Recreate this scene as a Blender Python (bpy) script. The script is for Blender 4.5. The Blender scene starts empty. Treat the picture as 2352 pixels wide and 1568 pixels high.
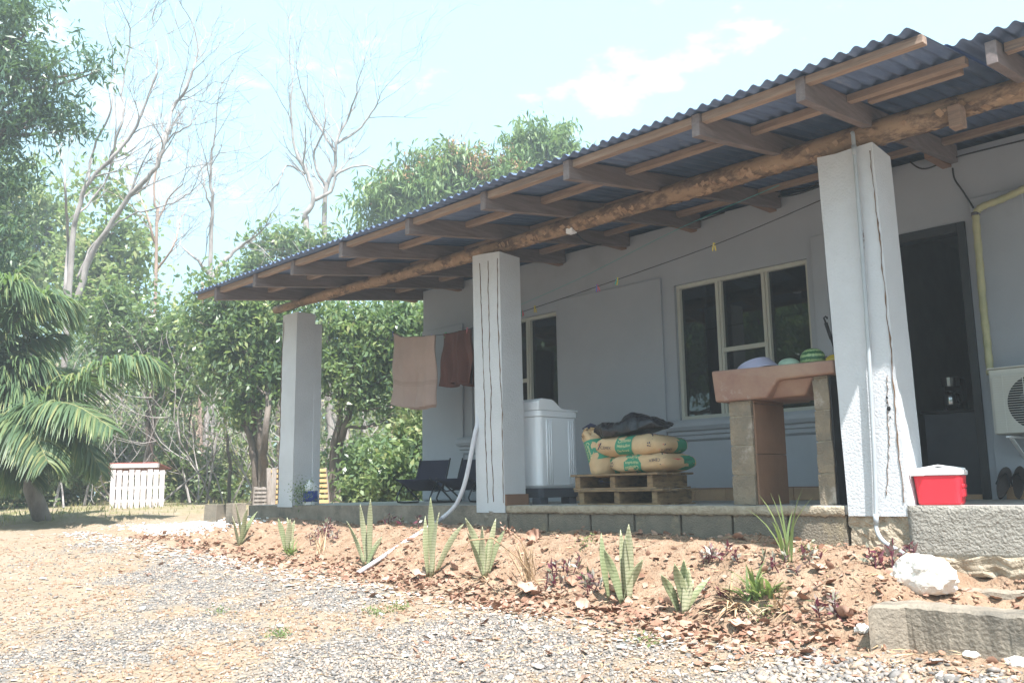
import bpy, bmesh, math, random
import numpy as np
from mathutils import Vector, Matrix, noise as mnoise
random.seed(7); rng = np.random.default_rng(11)
SC = bpy.context.scene
COL = SC.collection
PI = math.pi
# ------------------------------------------------------------------ camera
CAM_F, YAW, PITCH, ROLL = 2108.68, 0.80296, 0.15933, -0.0174
CAM = np.array([2.6183, -5.2911, 0.1308])
FW = np.array([-math.sin(YAW)*math.cos(PITCH), math.cos(YAW)*math.cos(PITCH), math.sin(PITCH)])
_r = np.array([math.cos(YAW), math.sin(YAW), 0]); _u = np.cross(_r, FW)
RT = math.cos(ROLL)*_r + math.sin(ROLL)*_u
UP = -math.sin(ROLL)*_r + math.cos(ROLL)*_u
cd = bpy.data.cameras.new('camera'); cam = bpy.data.objects.new('camera', cd); COL.objects.link(cam)
cd.sensor_width = 36; cd.lens = CAM_F/2352*36; cd.clip_end = 2000; cd.clip_start = .05
M = Matrix(((RT[0], UP[0], -FW[0], CAM[0]), (RT[1], UP[1], -FW[1], CAM[1]), (RT[2], UP[2], -FW[2], CAM[2]), (0, 0, 0, 1)))
cam.matrix_world = M
SC.camera = cam
# ------------------------------------------------------------------ light
SUNV = Vector((.52, -.272, 1)).normalized()
EL = math.asin(SUNV.z); AZ = math.atan2(SUNV.x, SUNV.y)
sd = bpy.data.lights.new('sun', 'SUN'); sd.energy = 5.0; sd.angle = math.radians(.53); sd.color = (1, .975, .94)
so = bpy.data.objects.new('sun', sd); COL.objects.link(so); so.location = (0, 0, 20)
so.rotation_euler = (-SUNV).to_track_quat('-Z', 'Y').to_euler()
W = bpy.data.worlds.new('World'); SC.world = W; W.use_nodes = True
SC.view_settings.view_transform = 'Standard'; SC.view_settings.look = 'None'; SC.view_settings.gamma = 1
SC.view_settings.use_curve_mapping = False
SC.view_settings.exposure = 1.48

def raydir(x, y): return FW + RT*(x-1176)/CAM_F - UP*(y-784)/CAM_F
def at(x, y, ax, v):
    d = raydir(x, y); t = (v-CAM[ax])/d[ax]; return Vector(CAM + d*t)
def dep(x, y, t): return Vector(CAM + raydir(x, y)*t)
def xat(x, Y, yy=1163): return at(x, yy, 1, Y).x

def nn(nt, typ, **k):
    n = nt.nodes.new(typ)
    for a, b in k.items():
        if a in n.inputs.keys() if isinstance(a, str) else False: n.inputs[a].default_value = b
        else: setattr(n, a, b)
    return n
nt = W.node_tree; nt.nodes.clear()
sky = nt.nodes.new('ShaderNodeTexSky'); sky.sky_type = 'NISHITA'; sky.sun_disc = False
sky.sun_elevation = EL; sky.sun_rotation = AZ; sky.dust_density = 1.6; sky.air_density = 1.0; sky.ozone_density = 1.0
bg = nt.nodes.new('ShaderNodeBackground'); bg.inputs[1].default_value = .13
wo = nt.nodes.new('ShaderNodeOutputWorld')
tc = nt.nodes.new('ShaderNodeTexCoord')
no = nt.nodes.new('ShaderNodeTexNoise'); no.inputs['Scale'].default_value = 4.2; no.inputs['Detail'].default_value = 7; no.inputs['Roughness'].default_value = .62
mpp = nt.nodes.new('ShaderNodeMapping'); mpp.inputs['Scale'].default_value = (1, 1, 2.2); mpp.inputs['Location'].default_value = (.3, .9, .15)
rp = nt.nodes.new('ShaderNodeValToRGB'); rp.color_ramp.elements[0].position = .58; rp.color_ramp.elements[1].position = .74
mx = nt.nodes.new('ShaderNodeMix'); mx.data_type = 'RGBA'; mx.inputs[7].default_value = (6.2, 6.2, 6.2, 1)
L = nt.links.new
L(tc.outputs['Generated'], mpp.inputs[0]); L(mpp.outputs[0], no.inputs['Vector']); L(no.outputs[0], rp.inputs[0])
L(rp.outputs[0], mx.inputs[0]); pm = nt.nodes.new('ShaderNodeMix'); pm.data_type = 'RGBA'; pm.inputs[0].default_value = .6; pm.inputs[7].default_value = (2.35, 4.2, 4.8, 1)
L(sky.outputs[0], pm.inputs[6]); L(pm.outputs[2], mx.inputs[6]); L(mx.outputs[2], bg.inputs[0]); L(bg.outputs[0], wo.inputs[0])

# ------------------------------------------------------------------ materials
def mat(name, c1, c2=None, scale=4., rough=.8, bump=0., bscale=40., metal=0., stretch=(1, 1, 1), c3=None, scale3=1.5, p3=(.55, .7),
        spec=.4, rnd=None, coat=0., bdist=.01, lo=.35, hi=.65, detail=6, bump2=0., bscale2=6.):
    m = bpy.data.materials.new(name); m.use_nodes = True; t = m.node_tree; L = t.links.new
    b = t.nodes['Principled BSDF']
    b.inputs['Roughness'].default_value = rough; b.inputs['Metallic'].default_value = metal
    b.inputs['Specular IOR Level'].default_value = spec; b.inputs['Coat Weight'].default_value = coat
    tc = t.nodes.new('ShaderNodeTexCoord'); mp = t.nodes.new('ShaderNodeMapping'); mp.inputs['Scale'].default_value = stretch
    L(tc.outputs['Object'], mp.inputs[0])
    col = None
    if c2 is None: c2 = tuple(c*.86 for c in c1)
    n = t.nodes.new('ShaderNodeTexNoise'); n.inputs['Scale'].default_value = scale; n.inputs['Detail'].default_value = detail; n.inputs['Roughness'].default_value = .65
    L(mp.outputs[0], n.inputs['Vector'])
    r = t.nodes.new('ShaderNodeValToRGB'); e = r.color_ramp.elements
    e[0].position = lo; e[1].position = hi; e[0].color = (*c1, 1); e[1].color = (*c2, 1)
    L(n.outputs[0], r.inputs[0]); col = r.outputs[0]
    if c3 is not None:
        n3 = t.nodes.new('ShaderNodeTexNoise'); n3.inputs['Scale'].default_value = scale3; n3.inputs['Detail'].default_value = 8; n3.inputs['Roughness'].default_value = .7
        L(mp.outputs[0], n3.inputs['Vector'])
        r3 = t.nodes.new('ShaderNodeValToRGB'); r3.color_ramp.elements[0].position = p3[0]; r3.color_ramp.elements[1].position = p3[1]
        L(n3.outputs[0], r3.inputs[0])
        x = t.nodes.new('ShaderNodeMix'); x.data_type = 'RGBA'; L(r3.outputs[0], x.inputs[0]); L(col, x.inputs[6]); x.inputs[7].default_value = (*c3, 1); col = x.outputs[2]
    if rnd:   # list of colours chosen per piece by the 'rnd' attribute
        a = t.nodes.new('ShaderNodeAttribute'); a.attribute_name = 'rnd'
        rr = t.nodes.new('ShaderNodeValToRGB'); ee = rr.color_ramp.elements
        while len(ee) < len(rnd): ee.new(.5)
        for i, c in enumerate(rnd): ee[i].position = i/(len(rnd)-1); ee[i].color = (*c, 1)
        L(a.outputs['Fac'], rr.inputs[0])
        x = t.nodes.new('ShaderNodeMix'); x.data_type = 'RGBA'; x.blend_type = 'MULTIPLY'; x.inputs[0].default_value = 1
        L(col, x.inputs[7]); L(rr.outputs[0], x.inputs[6]); col = x.outputs[2]
    L(col, b.inputs['Base Color'])
    if bump or bump2:
        last = None
        for bb, sc in ((bump, bscale), (bump2, bscale2)):
            if not bb: continue
            nb = t.nodes.new('ShaderNodeTexNoise'); nb.inputs['Scale'].default_value = sc; nb.inputs['Detail'].default_value = 5
            L(mp.outputs[0], nb.inputs['Vector'])
            bu = t.nodes.new('ShaderNodeBump'); bu.inputs['Strength'].default_value = bb; bu.inputs['Distance'].default_value = bdist
            L(nb.outputs[0], bu.inputs['Height'])
            if last: L(last.outputs[0], bu.inputs['Normal'])
            last = bu
        L(last.outputs[0], b.inputs['Normal'])
    return m
def leafmat(name, cols, trans=.35, rough=.42, tcol=(.25, .4, .06)):
    m = mat(name, (1, 1, 1), (.82, .82, .82), scale=1.3, rough=rough, rnd=cols, spec=.6)
    t = m.node_tree; L = t.links.new; b = t.nodes['Principled BSDF']; o = t.nodes['Material Output']
    tr = t.nodes.new('ShaderNodeBsdfTranslucent'); ms = t.nodes.new('ShaderNodeMixShader'); ms.inputs[0].default_value = trans
    src = b.inputs['Base Color'].links[0].from_socket
    x = t.nodes.new('ShaderNodeMix'); x.data_type = 'RGBA'; x.inputs[0].default_value = .5; L(src, x.inputs[6]); x.inputs[7].default_value = (*tcol, 1)
    L(x.outputs[2], tr.inputs[0]); L(b.outputs[0], ms.inputs[1]); L(tr.outputs[0], ms.inputs[2]); L(ms.outputs[0], o.inputs[0])
    return m
MT = {}
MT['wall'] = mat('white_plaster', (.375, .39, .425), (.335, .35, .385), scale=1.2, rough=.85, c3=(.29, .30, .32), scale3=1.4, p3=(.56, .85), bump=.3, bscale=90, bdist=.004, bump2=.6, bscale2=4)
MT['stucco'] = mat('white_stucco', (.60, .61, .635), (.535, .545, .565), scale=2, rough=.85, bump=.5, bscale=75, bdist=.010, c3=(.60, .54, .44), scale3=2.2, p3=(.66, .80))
MT['crack'] = mat('crack_dirt', (.20, .12, .07), (.10, .06, .04), scale=30, rough=.95)
MT['wood'] = mat('sawn_rafter_wood', (.215, .172, .165), (.15, .12, .115), scale=3, rough=.8, stretch=(14, 1.2, 14), bump=.4, bscale=6, bdist=.004, c3=(.14, .10, .085), scale3=.9, p3=(.5, .75))
MT['woodx'] = mat('sawn_batten_wood', (.36, .25, .185), (.24, .165, .125), scale=3, rough=.8, stretch=(1.2, 14, 14), bump=.4, bscale=6, bdist=.004, c3=(.14, .10, .085), scale3=1.2, p3=(.5, .7))
MT['log'] = mat('peeled_log', (.345, .235, .15), (.26, .165, .10), scale=5, rough=.75, stretch=(.8, 1.5, 1.5), bump=1, bscale=9, bdist=.012, c3=(.11, .07, .05), scale3=7, p3=(.45, .58))
MT['bark'] = mat('log_bark_flake', (.42, .28, .18), (.22, .13, .08), scale=14, rough=.85, bump=.6, bscale=40)
MT['sheet'] = mat('galvanised_sheet', (.14, .19, .30), (.09, .125, .215), scale=2.5, rough=.5, metal=.35, stretch=(6, .7, 1), c3=(.27, .28, .34), scale3=3, p3=(.58, .8), bump=.2, bscale=60, bdist=.002)
MT['concrete'] = mat('old_concrete', (.31, .265, .21), (.20, .17, .135), scale=5, rough=.92, bump=.9, bscale=60, bdist=.01, c3=(.085, .08, .07), scale3=3.2, p3=(.48, .72))
MT['render'] = mat('sprayed_cement_render', (.35, .325, .285), (.27, .25, .22), scale=4, rough=.95, bump=1, bscale=70, bdist=.02, bump2=.7, bscale2=28)
MT['block'] = mat('cement_block', (.23, .195, .15), (.15, .13, .105), scale=6, rough=.95, bump=1, bscale=90, bdist=.01, c3=(.36, .29, .19), scale3=3, p3=(.56, .72))
MT['pblock'] = mat('pale_cement_block', (.30, .235, .165), (.19, .16, .125), scale=7, rough=.95, bump=1, bscale=80, bdist=.01, c3=(.47, .40, .34), scale3=4, p3=(.56, .68))
MT['mortar'] = mat('mortar', (.45, .38, .29), (.32, .26, .19), scale=12, rough=.95, bump=1, bscale=60, bdist=.015)
MT['floor'] = mat('porch_floor_cement', (.40, .385, .36), (.33, .31, .29), scale=3, rough=.55, bump=.15, bscale=60)
MT['clay'] = mat('clay_tile', (.27, .15, .095), (.20, .115, .075), scale=3, rough=.6, bump=.2, bscale=50)
MT['tan'] = mat('tan_tile', (.42, .27, .16), (.33, .21, .13), scale=6, rough=.5)
MT['basin'] = mat('red_oxide_cement', (.32, .205, .145), (.245, .135, .105), scale=5, rough=.7, c3=(.44, .38, .33), scale3=4.5, p3=(.60, .74), bump=.35, bscale=45, bdist=.008)
MT['frame'] = mat('beige_window_frame', (.50, .49, .42), (.46, .45, .39), rough=.5, scale=3)
MT['dark'] = mat('dark_door_frame', (.020, .023, .027), (.022, .024, .028), rough=.45)
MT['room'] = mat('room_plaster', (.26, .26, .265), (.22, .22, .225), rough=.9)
MT['curt'] = mat('maroon_curtain', (.20, .02, .025), (.10, .012, .02), scale=3, stretch=(14, 14, .5), rough=.9)
MT['pink'] = mat('pink_curtain', (.45, .10, .12), (.35, .05, .08), scale=3, stretch=(14, 14, .5), rough=.9)
MT['navy_curt'] = mat('navy_curtain', (.03, .032, .07), (.02, .02, .045), scale=3, stretch=(14, 14, .5), rough=.9)
MT['pvc'] = mat('white_pvc', (.62, .62, .66), (.55, .55, .60), scale=6, rough=.45)
MT['conduit'] = mat('grey_conduit', (.40, .43, .45), (.34, .37, .40), rough=.45)
MT['wplastic'] = mat('white_washer_plastic', (.88, .89, .92), (.86, .87, .90), rough=.32)
MT['gplastic'] = mat('dark_grey_plastic', (.085, .09, .11), (.07, .075, .09), rough=.5)
MT['kraft'] = mat('kraft_paper', (.60, .42, .24), (.50, .34, .19), scale=5, rough=.8, bump=.7, bscale=14, bdist=.012)
MT['green'] = mat('green_print', (.045, .26, .15), (.04, .22, .13), rough=.7)
MT['yel'] = mat('yellow_print', (.72, .66, .36), (.68, .60, .32), rough=.7)
MT['ink'] = mat('navy_ink', (.03, .03, .07), (.03, .03, .06), rough=.7)
MT['redink'] = mat('red_ink', (.62, .13, .10), (.55, .12, .10), rough=.7)
MT['black'] = mat('black_plastic_film', (.012, .012, .016), (.02, .02, .024), rough=.28, bump=.8, bscale=18, bdist=.02)
MT['beige'] = mat('beige_towel_cloth', (.50, .375, .33), (.44, .32, .28), scale=3, rough=.95, bump=.6, bscale=220, bdist=.003)
MT['beige2'] = mat('beige_towel_band', (.38, .27, .215), (.33, .235, .185), scale=30, rough=.95)
MT['brown'] = mat('brown_towel_cloth', (.12, .045, .032), (.08, .03, .022), scale=4, stretch=(1, 1, .3), rough=.95, bump=.6, bscale=220, bdist=.003)
MT['navy'] = mat('navy_sling_fabric', (.022, .022, .05), (.016, .016, .036), rough=.8)
MT['steel'] = mat('dark_steel_tube', (.06, .065, .075), (.04, .045, .05), rough=.4, metal=.5)
MT['red'] = mat('red_cooler_plastic', (.72, .030, .05), (.66, .028, .045), rough=.35)
MT['lid'] = mat('white_lid_plastic', (.80, .80, .80), (.77, .77, .77), rough=.4)
MT['ac'] = mat('cream_painted_metal', (.62, .595, .53), (.58, .555, .50), rough=.5)
MT['wire'] = mat('white_wire', (.70, .68, .62), rough=.5)
MT['blackm'] = mat('black_matte', (.015, .015, .017), (.01, .01, .012), rough=.7)
MT['insul'] = mat('yellowed_pipe_wrap', (.46, .43, .25), (.36, .35, .20), scale=9, rough=.5, bump=.8, bscale=26, bdist=.008)
MT['shiny'] = mat('shiny_metal', (.6, .6, .6), rough=.2, metal=1)
MT['palletw'] = mat('pallet_wood', (.29, .195, .105), (.16, .105, .06), scale=3, stretch=(3, 3, 10), rough=.85, bump=.5, bscale=20, c3=(.07, .05, .04), scale3=3, p3=(.55, .75))
MT['greyw'] = mat('weathered_grey_wood', (.34, .30, .27), (.18, .15, .13), scale=4, stretch=(3, 3, .8), rough=.9, bump=.4, bscale=20)
MT['whitew'] = mat('whitewashed_wood', (.72, .66, .66), (.50, .44, .42), scale=5, stretch=(3, 3, .6), rough=.85)
MT['yelw'] = mat('fresh_yellow_wood', (.62, .42, .20), (.52, .34, .16), scale=4, rough=.8)
MT['redm'] = mat('faded_red_panel', (.42, .10, .09), (.36, .12, .10), scale=3, rough=.6)
MT['rock'] = mat('white_limestone', (.78, .75, .70), (.62, .56, .50), scale=7, rough=.9, bump=1, bscale=22, bdist=.02, lo=.4, hi=.75)
MT['bowl'] = mat('lavender_plastic', (.62, .58, .74), (.60, .56, .72), rough=.25)
MT['melon'] = mat('pale_green_rind', (.40, .52, .40), (.34, .46, .34), scale=12, rough=.4)
MT['yfruit'] = mat('yellow_rind', (.58, .38, .03), (.5, .32, .03), rough=.4)
MT['rubber'] = mat('dark_sandal_foam', (.055, .045, .04), (.04, .03, .03), rough=.8)
MT['blue'] = mat('blue_label', (.03, .07, .32), (.03, .06, .26), rough=.5)
MT['lilac'] = mat('lilac_pin', (.35, .28, .62), rough=.5)
for k, c in dict(pin_red=(.6, .08, .1), pin_teal=(.05, .40, .38), pin_yellow=(.7, .55, .08), pin_blue=(.12, .16, .5), pin_pink=(.7, .2, .25), pin_green=(.1, .45, .2)).items():
    MT[k] = mat(k, c, rough=.5)
MT['trunk'] = mat('grey_bark', (.20, .165, .14), (.10, .08, .07), scale=6, stretch=(1, 1, .4), rough=.95, bump=.8, bscale=20, bdist=.02)
MT['pale'] = mat('pale_bark', (.40, .36, .34), (.25, .22, .21), scale=5, stretch=(1, 1, .4), rough=.95, c3=(.14, .12, .11), scale3=3, p3=(.5, .72))
MT['pinkb'] = mat('pinkish_bark', (.46, .33, .27), (.32, .22, .18), scale=5, stretch=(1, 1, .4), rough=.95)
MT['darkleaf'] = leafmat('dark_mango_leaf', [(.045, .085, .06), (.07, .13, .08), (.10, .17, .09), (.15, .21, .10)], trans=.3, rough=.36)
MT['midleaf'] = leafmat('mid_green_leaf', [(.08, .13, .075), (.14, .215, .11), (.22, .30, .13), (.42, .43, .18)], trans=.42, rough=.34)
MT['lightleaf'] = leafmat('light_green_leaf', [(.16, .23, .11), (.22, .30, .13), (.30, .37, .15), (.42, .38, .18)], trans=.45)
MT['mango'] = leafmat('mango_leaf', [(.09, .16, .07), (.13, .22, .08), (.19, .28, .10), (.27, .34, .13)], trans=.35)
MT['bloom'] = mat('mango_bloom', (.46, .28, .16), (.36, .24, .13), rough=.9, rnd=[(1, 1, 1), (.8, .7, .7), (1, 1, .8)])
MT['palm'] = leafmat('palm_leaflet', [(.09, .15, .08), (.12, .19, .09), (.18, .25, .11), (.34, .34, .15)], trans=.4, rough=.5)
MT['rachis'] = mat('palm_rachis', (.22, .22, .09), (.16, .15, .07), rough=.6)
MT['ivy'] = leafmat('undergrowth_leaf', [(.10, .16, .08), (.17, .24, .11), (.25, .31, .14), (.38, .36, .17), (.44, .35, .22)], trans=.35)
MT['grass'] = leafmat('dry_grass_blade', [(.16, .20, .06), (.26, .26, .10), (.36, .30, .15), (.42, .33, .19)], trans=.3, rough=.7)
MT['straw'] = mat('straw', (1, 1, 1), (.85, .85, .85), rough=.85, rnd=[(.36, .24, .14), (.48, .34, .20), (.55, .42, .28)])
MT['deadleaf'] = mat('dead_leaf', (1, 1, 1), (.72, .68, .66), scale=30, rough=.75, rnd=[(.20, .105, .065), (.32, .175, .12), (.42, .26, .19), (.50, .35, .27), (.27, .13, .08)])
MT['gravel'] = mat('gravel_stone', (1, 1, 1), (.85, .85, .85), scale=40, rough=.9, rnd=[(.115, .105, .10), (.20, .185, .175), (.28, .255, .235), (.37, .305, .25), (.42, .30, .22), (.66, .61, .55)])
MT['shard'] = mat('tile_shard', (1, 1, 1), (.85, .83, .82), scale=25, rough=.7, rnd=[(.50, .28, .19), (.58, .38, .28), (.66, .54, .46), (.72, .70, .68), (.62, .70, .70), (.44, .25, .17)])
MT['trad'] = leafmat('purple_striped_leaf', [(.15, .03, .06), (.20, .05, .08), (.33, .34, .28), (.45, .44, .36), (.10, .14, .06)], trans=.3, tcol=(.4, .1, .15))
MT['weed'] = leafmat('weed_leaf', [(.14, .20, .08), (.20, .27, .10), (.30, .35, .15)], trans=.4)

def glass_mat():
    m = bpy.data.materials.new('window_glass'); m.use_nodes = True; t = m.node_tree; L = t.links.new; t.nodes.clear()
    o = t.nodes.new('ShaderNodeOutputMaterial'); g = t.nodes.new('ShaderNodeBsdfGlossy'); g.inputs['Roughness'].default_value = .015; g.inputs[0].default_value = (.9, .95, .95, 1)
    tr = t.nodes.new('ShaderNodeBsdfTransparent'); tr.inputs[0].default_value = (.3, .33, .34, 1)
    fr = t.nodes.new('ShaderNodeFresnel'); fr.inputs[0].default_value = 1.52
    mm = t.nodes.new('ShaderNodeMath'); mm.operation = 'MULTIPLY_ADD'; mm.inputs[1].default_value = 1.5; mm.inputs[2].default_value = .0
    ms = t.nodes.new('ShaderNodeMixShader'); L(fr.outputs[0], mm.inputs[0]); L(mm.outputs[0], ms.inputs[0]); L(tr.outputs[0], ms.inputs[1]); L(g.outputs[0], ms.inputs[2]); L(ms.outputs[0], o.inputs[0])
    return m
MT['glass'] = glass_mat()
def melon_mat():
    m = mat('watermelon_rind', (.03, .10, .035), rough=.3); t = m.node_tree; L = t.links.new; b = t.nodes['Principled BSDF']
    w = t.nodes.new('ShaderNodeTexWave'); w.wave_type = 'BANDS'; w.bands_direction = 'Z'; w.inputs['Scale'].default_value = 9; w.inputs['Distortion'].default_value = 3.5; w.inputs['Detail'].default_value = 3; w.inputs['Detail Scale'].default_value = 14
    tc = t.nodes.new('ShaderNodeTexCoord'); L(tc.outputs['Object'], w.inputs[0])
    r = t.nodes.new('ShaderNodeValToRGB'); e = r.color_ramp.elements; e[0].position = .45; e[0].color = (.025, .11, .04, 1); e[1].position = .72; e[1].color = (.33, .44, .20, 1)
    L(w.outputs[0], r.inputs[0]); L(r.outputs[0], b.inputs['Base Color']); return m
MT['wmelon'] = melon_mat()
def snake_mat():
    m = leafmat('snake_plant_leaf', [(.31, .36, .19), (.41, .43, .25), (.52, .50, .33)], trans=.12, rough=.5, tcol=(.3, .4, .15)); t = m.node_tree; L = t.links.new; b = t.nodes['Principled BSDF']
    src = b.inputs['Base Color'].links[0].from_socket
    w = t.nodes.new('ShaderNodeTexWave'); w.bands_direction = 'Z'; w.inputs['Scale'].default_value = 16; w.inputs['Distortion'].default_value = 5; w.inputs['Detail'].default_value = 4
    tc = t.nodes.new('ShaderNodeTexCoord'); L(tc.outputs['Object'], w.inputs[0])
    r = t.nodes.new('ShaderNodeValToRGB'); e = r.color_ramp.elements; e[0].position = .1; e[0].color = (.58, .64, .56, 1); e[1].position = .45; e[1].color = (1, 1, 1, 1)
    x = t.nodes.new('ShaderNodeMix'); x.data_type = 'RGBA'; x.blend_type = 'MULTIPLY'; x.inputs[0].default_value = 1
    L(w.outputs[0], r.inputs[0]); L(src, x.inputs[6]); L(r.outputs[0], x.inputs[7]); L(x.outputs[2], b.inputs['Base Color']); return m
MT['snake'] = snake_mat()

# ------------------------------------------------------------------ mesh helpers
class MB:
    def __init__(s): s.v = []; s.f = []
    def add(s, vs, fs):
        n = len(s.v); s.v += [tuple(p) for p in vs]; s.f += [tuple(i+n for i in q) for q in fs]; return s
    def box(s, x0, x1, y0, y1, z0, z1):
        return s.add([(x0, y0, z0), (x1, y0, z0), (x1, y1, z0), (x0, y1, z0), (x0, y0, z1), (x1, y0, z1), (x1, y1, z1), (x0, y1, z1)],
                     [(0, 3, 2, 1), (4, 5, 6, 7), (0, 1, 5, 4), (1, 2, 6, 5), (2, 3, 7, 6), (3, 0, 4, 7)])
    def hexa(s, p):   # 8 points, same order as box
        return s.add(p, [(0, 3, 2, 1), (4, 5, 6, 7), (0, 1, 5, 4), (1, 2, 6, 5), (2, 3, 7, 6), (3, 0, 4, 7)])
    def obox(s, c, sz, m):
        hx, hy, hz = [a/2 for a in sz]; c = Vector(c)
        P = [(-hx, -hy, -hz), (hx, -hy, -hz), (hx, hy, -hz), (-hx, hy, -hz), (-hx, -hy, hz), (hx, -hy, hz), (hx, hy, hz), (-hx, hy, hz)]
        return s.hexa([c + m @ Vector(q) for q in P])
    def beam(s, a, b, w, h, up=(0, 0, 1)):   # box from a to b, width w (sideways), height h
        a, b = Vector(a), Vector(b); d = (b-a).normalized(); sd = d.cross(Vector(up)).normalized(); u = sd.cross(d)
        P = []
        for e in (-h/2, h/2):
            for q, o in ((a, -1), (a, 1), (b, 1), (b, -1)): P.append(q + sd*o*w/2 + u*e)
        return s.hexa(P)
    def tube(s, pts, r, n=6, cap=True):
        pts = [Vector(p) for p in pts]; k = len(pts)
        if not hasattr(r, '__len__'): r = [r]*k
        base = len(s.v); ref = None
        for i, p in enumerate(pts):
            d = (pts[min(i+1, k-1)]-pts[max(i-1, 0)])
            d = d.normalized() if d.length > 1e-9 else Vector((0, 0, 1))
            if ref is None: ref = d.orthogonal().normalized()
            ref = (ref-d*ref.dot(d)); ref = ref.normalized() if ref.length > 1e-6 else d.orthogonal().normalized()
            q = d.cross(ref)
            for j in range(n):
                a = 2*PI*j/n; s.v.append(tuple(p+(ref*math.cos(a)+q*math.sin(a))*r[i]))
        for i in range(k-1):
            for j in range(n):
                a = base+i*n+j; b = base+i*n+(j+1) % n; s.f.append((a, b, b+n, a+n))
        if cap: s.f.append(tuple(base+j for j in reversed(range(n)))); s.f.append(tuple(base+(k-1)*n+j for j in range(n)))
        return s
    def lathe(s, prof, n=24, c=(0, 0, 0), sx=1, sy=1):
        base = len(s.v); k = len(prof)
        for r, z in prof:
            for j in range(n): a = 2*PI*j/n; s.v.append((c[0]+r*math.cos(a)*sx, c[1]+r*math.sin(a)*sy, c[2]+z))
        for i in range(k-1):
            for j in range(n):
                a = base+i*n+j; b = base+i*n+(j+1) % n; s.f.append((a, b, b+n, a+n))
        s.f.append(tuple(base+j for j in reversed(range(n)))); s.f.append(tuple(base+(k-1)*n+j for j in range(n)))
        return s
    def grid(s, fn, nu, nv):
        base = len(s.v)
        for i in range(nu+1):
            for j in range(nv+1): s.v.append(tuple(fn(i/nu, j/nv)))
        for i in range(nu):
            for j in range(nv): a = base+i*(nv+1)+j; s.f.append((a, a+nv+1, a+nv+2, a+1))
        return s
    def build(s, name, m, parent=None, smooth=False, bevel=0, solid=0, local=False):
        me = bpy.data.meshes.new(name)
        org = Vector((0, 0, 0))
        if parent is not None and not local:
            q = parent
            while q.parent: q = q.parent
            org = q.location
        me.from_pydata([(a-org.x, b-org.y, c-org.z) for a, b, c in s.v], [], s.f); me.update()
        bm = bmesh.new(); bm.from_mesh(me); bmesh.ops.recalc_face_normals(bm, faces=bm.faces); bm.to_mesh(me); bm.free()
        return link(name, me, m, parent, smooth, bevel, solid)
def link(name, me, m, parent=None, smooth=False, bevel=0, solid=0):
    me.materials.append(MT[m] if isinstance(m, str) else m)
    if smooth: me.polygons.foreach_set('use_smooth', [True]*len(me.polygons))
    o = bpy.data.objects.new(name, me); COL.objects.link(o)
    if parent is not None: o.parent = parent
    if solid: x = o.modifiers.new('solid', 'SOLIDIFY'); x.thickness = solid; x.offset = 0
    if bevel: x = o.modifiers.new('bevel', 'BEVEL'); x.width = bevel; x.segments = 2; x.limit_method = 'ANGLE'; x.harden_normals = False
    return o
def tag(o, label, cat, group=None):
    o['label'] = label; o['category'] = cat
    if group: o['group'] = group
    return o
def thing(name, label, cat, loc=(0, 0, 0), rot=(0, 0, 0), group=None):
    o = bpy.data.objects.new(name, None); COL.objects.link(o); o.location = loc; o.rotation_euler = rot; o.empty_display_size = .1
    return tag(o, label, cat, group)
def copy_tree(o, parent=None):
    c = o.copy(); COL.objects.link(c); c.parent = parent
    for ch in list(o.children): copy_tree(ch, c)
    return c
def setrnd(me, vals):
    a = me.attributes.new('rnd', 'FLOAT', 'FACE'); a.data.foreach_set('value', np.asarray(vals, dtype=np.float32))
def npmesh(name, V, F, k, m, parent=None, rnd=None, smooth=False):
    """V (n,3), F (m,k) arrays"""
    me = bpy.data.meshes.new(name)
    if parent is not None:
        q = parent
        while q.parent: q = q.parent
        V = V - np.array(q.location)
    me.vertices.add(len(V)); me.vertices.foreach_set('co', V.astype(np.float32).ravel())
    me.loops.add(F.size); me.loops.foreach_set('vertex_index', F.astype(np.int32).ravel())
    me.polygons.add(len(F)); me.polygons.foreach_set('loop_start', np.arange(0, F.size, k, dtype=np.int32))
    me.update(calc_edges=True); me.validate()
    if rnd is not None: setrnd(me, rnd)
    return link(name, me, m, parent, smooth)
def rots(n, tilt=None, az=None, roll=None):
    """rotation matrices: Rz(az) Ry(tilt) Rx(roll)"""
    az = rng.uniform(0, 2*PI, n) if az is None else az; tilt = rng.uniform(-1, 1, n) if tilt is None else tilt; roll = rng.uniform(-1, 1, n) if roll is None else roll
    ca, sa, ct, st, cr, sr = np.cos(az), np.sin(az), np.cos(tilt), np.sin(tilt), np.cos(roll), np.sin(roll)
    o = np.zeros(n); i = np.ones(n)
    Z = np.array([[ca, -sa, o], [sa, ca, o], [o, o, i]]).transpose(2, 0, 1)
    Y = np.array([[ct, o, st], [o, i, o], [-st, o, ct]]).transpose(2, 0, 1)
    X = np.array([[i, o, o], [o, cr, -sr], [o, sr, cr]]).transpose(2, 0, 1)
    return Z @ Y @ X
def scatter(TV, TF, P, R, S, jit=0.):
    n = len(P); TV = np.asarray(TV, float); TF = np.asarray(TF)
    S = np.asarray(S); S = S[:, None] if S.ndim == 1 else S
    if S.ndim == 2 and S.shape[1] == 1: S = np.repeat(S, 3, 1)
    T = TV[None]*S[:, None, :]
    if jit: T = T*(1+rng.uniform(-jit, jit, T.shape))
    V = np.einsum('nij,nkj->nki', R, T) + P[:, None, :]
    F = TF[None] + (np.arange(n)*len(TV))[:, None, None]
    return V.reshape(-1, 3), F.reshape(-1, TF.shape[1])
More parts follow.
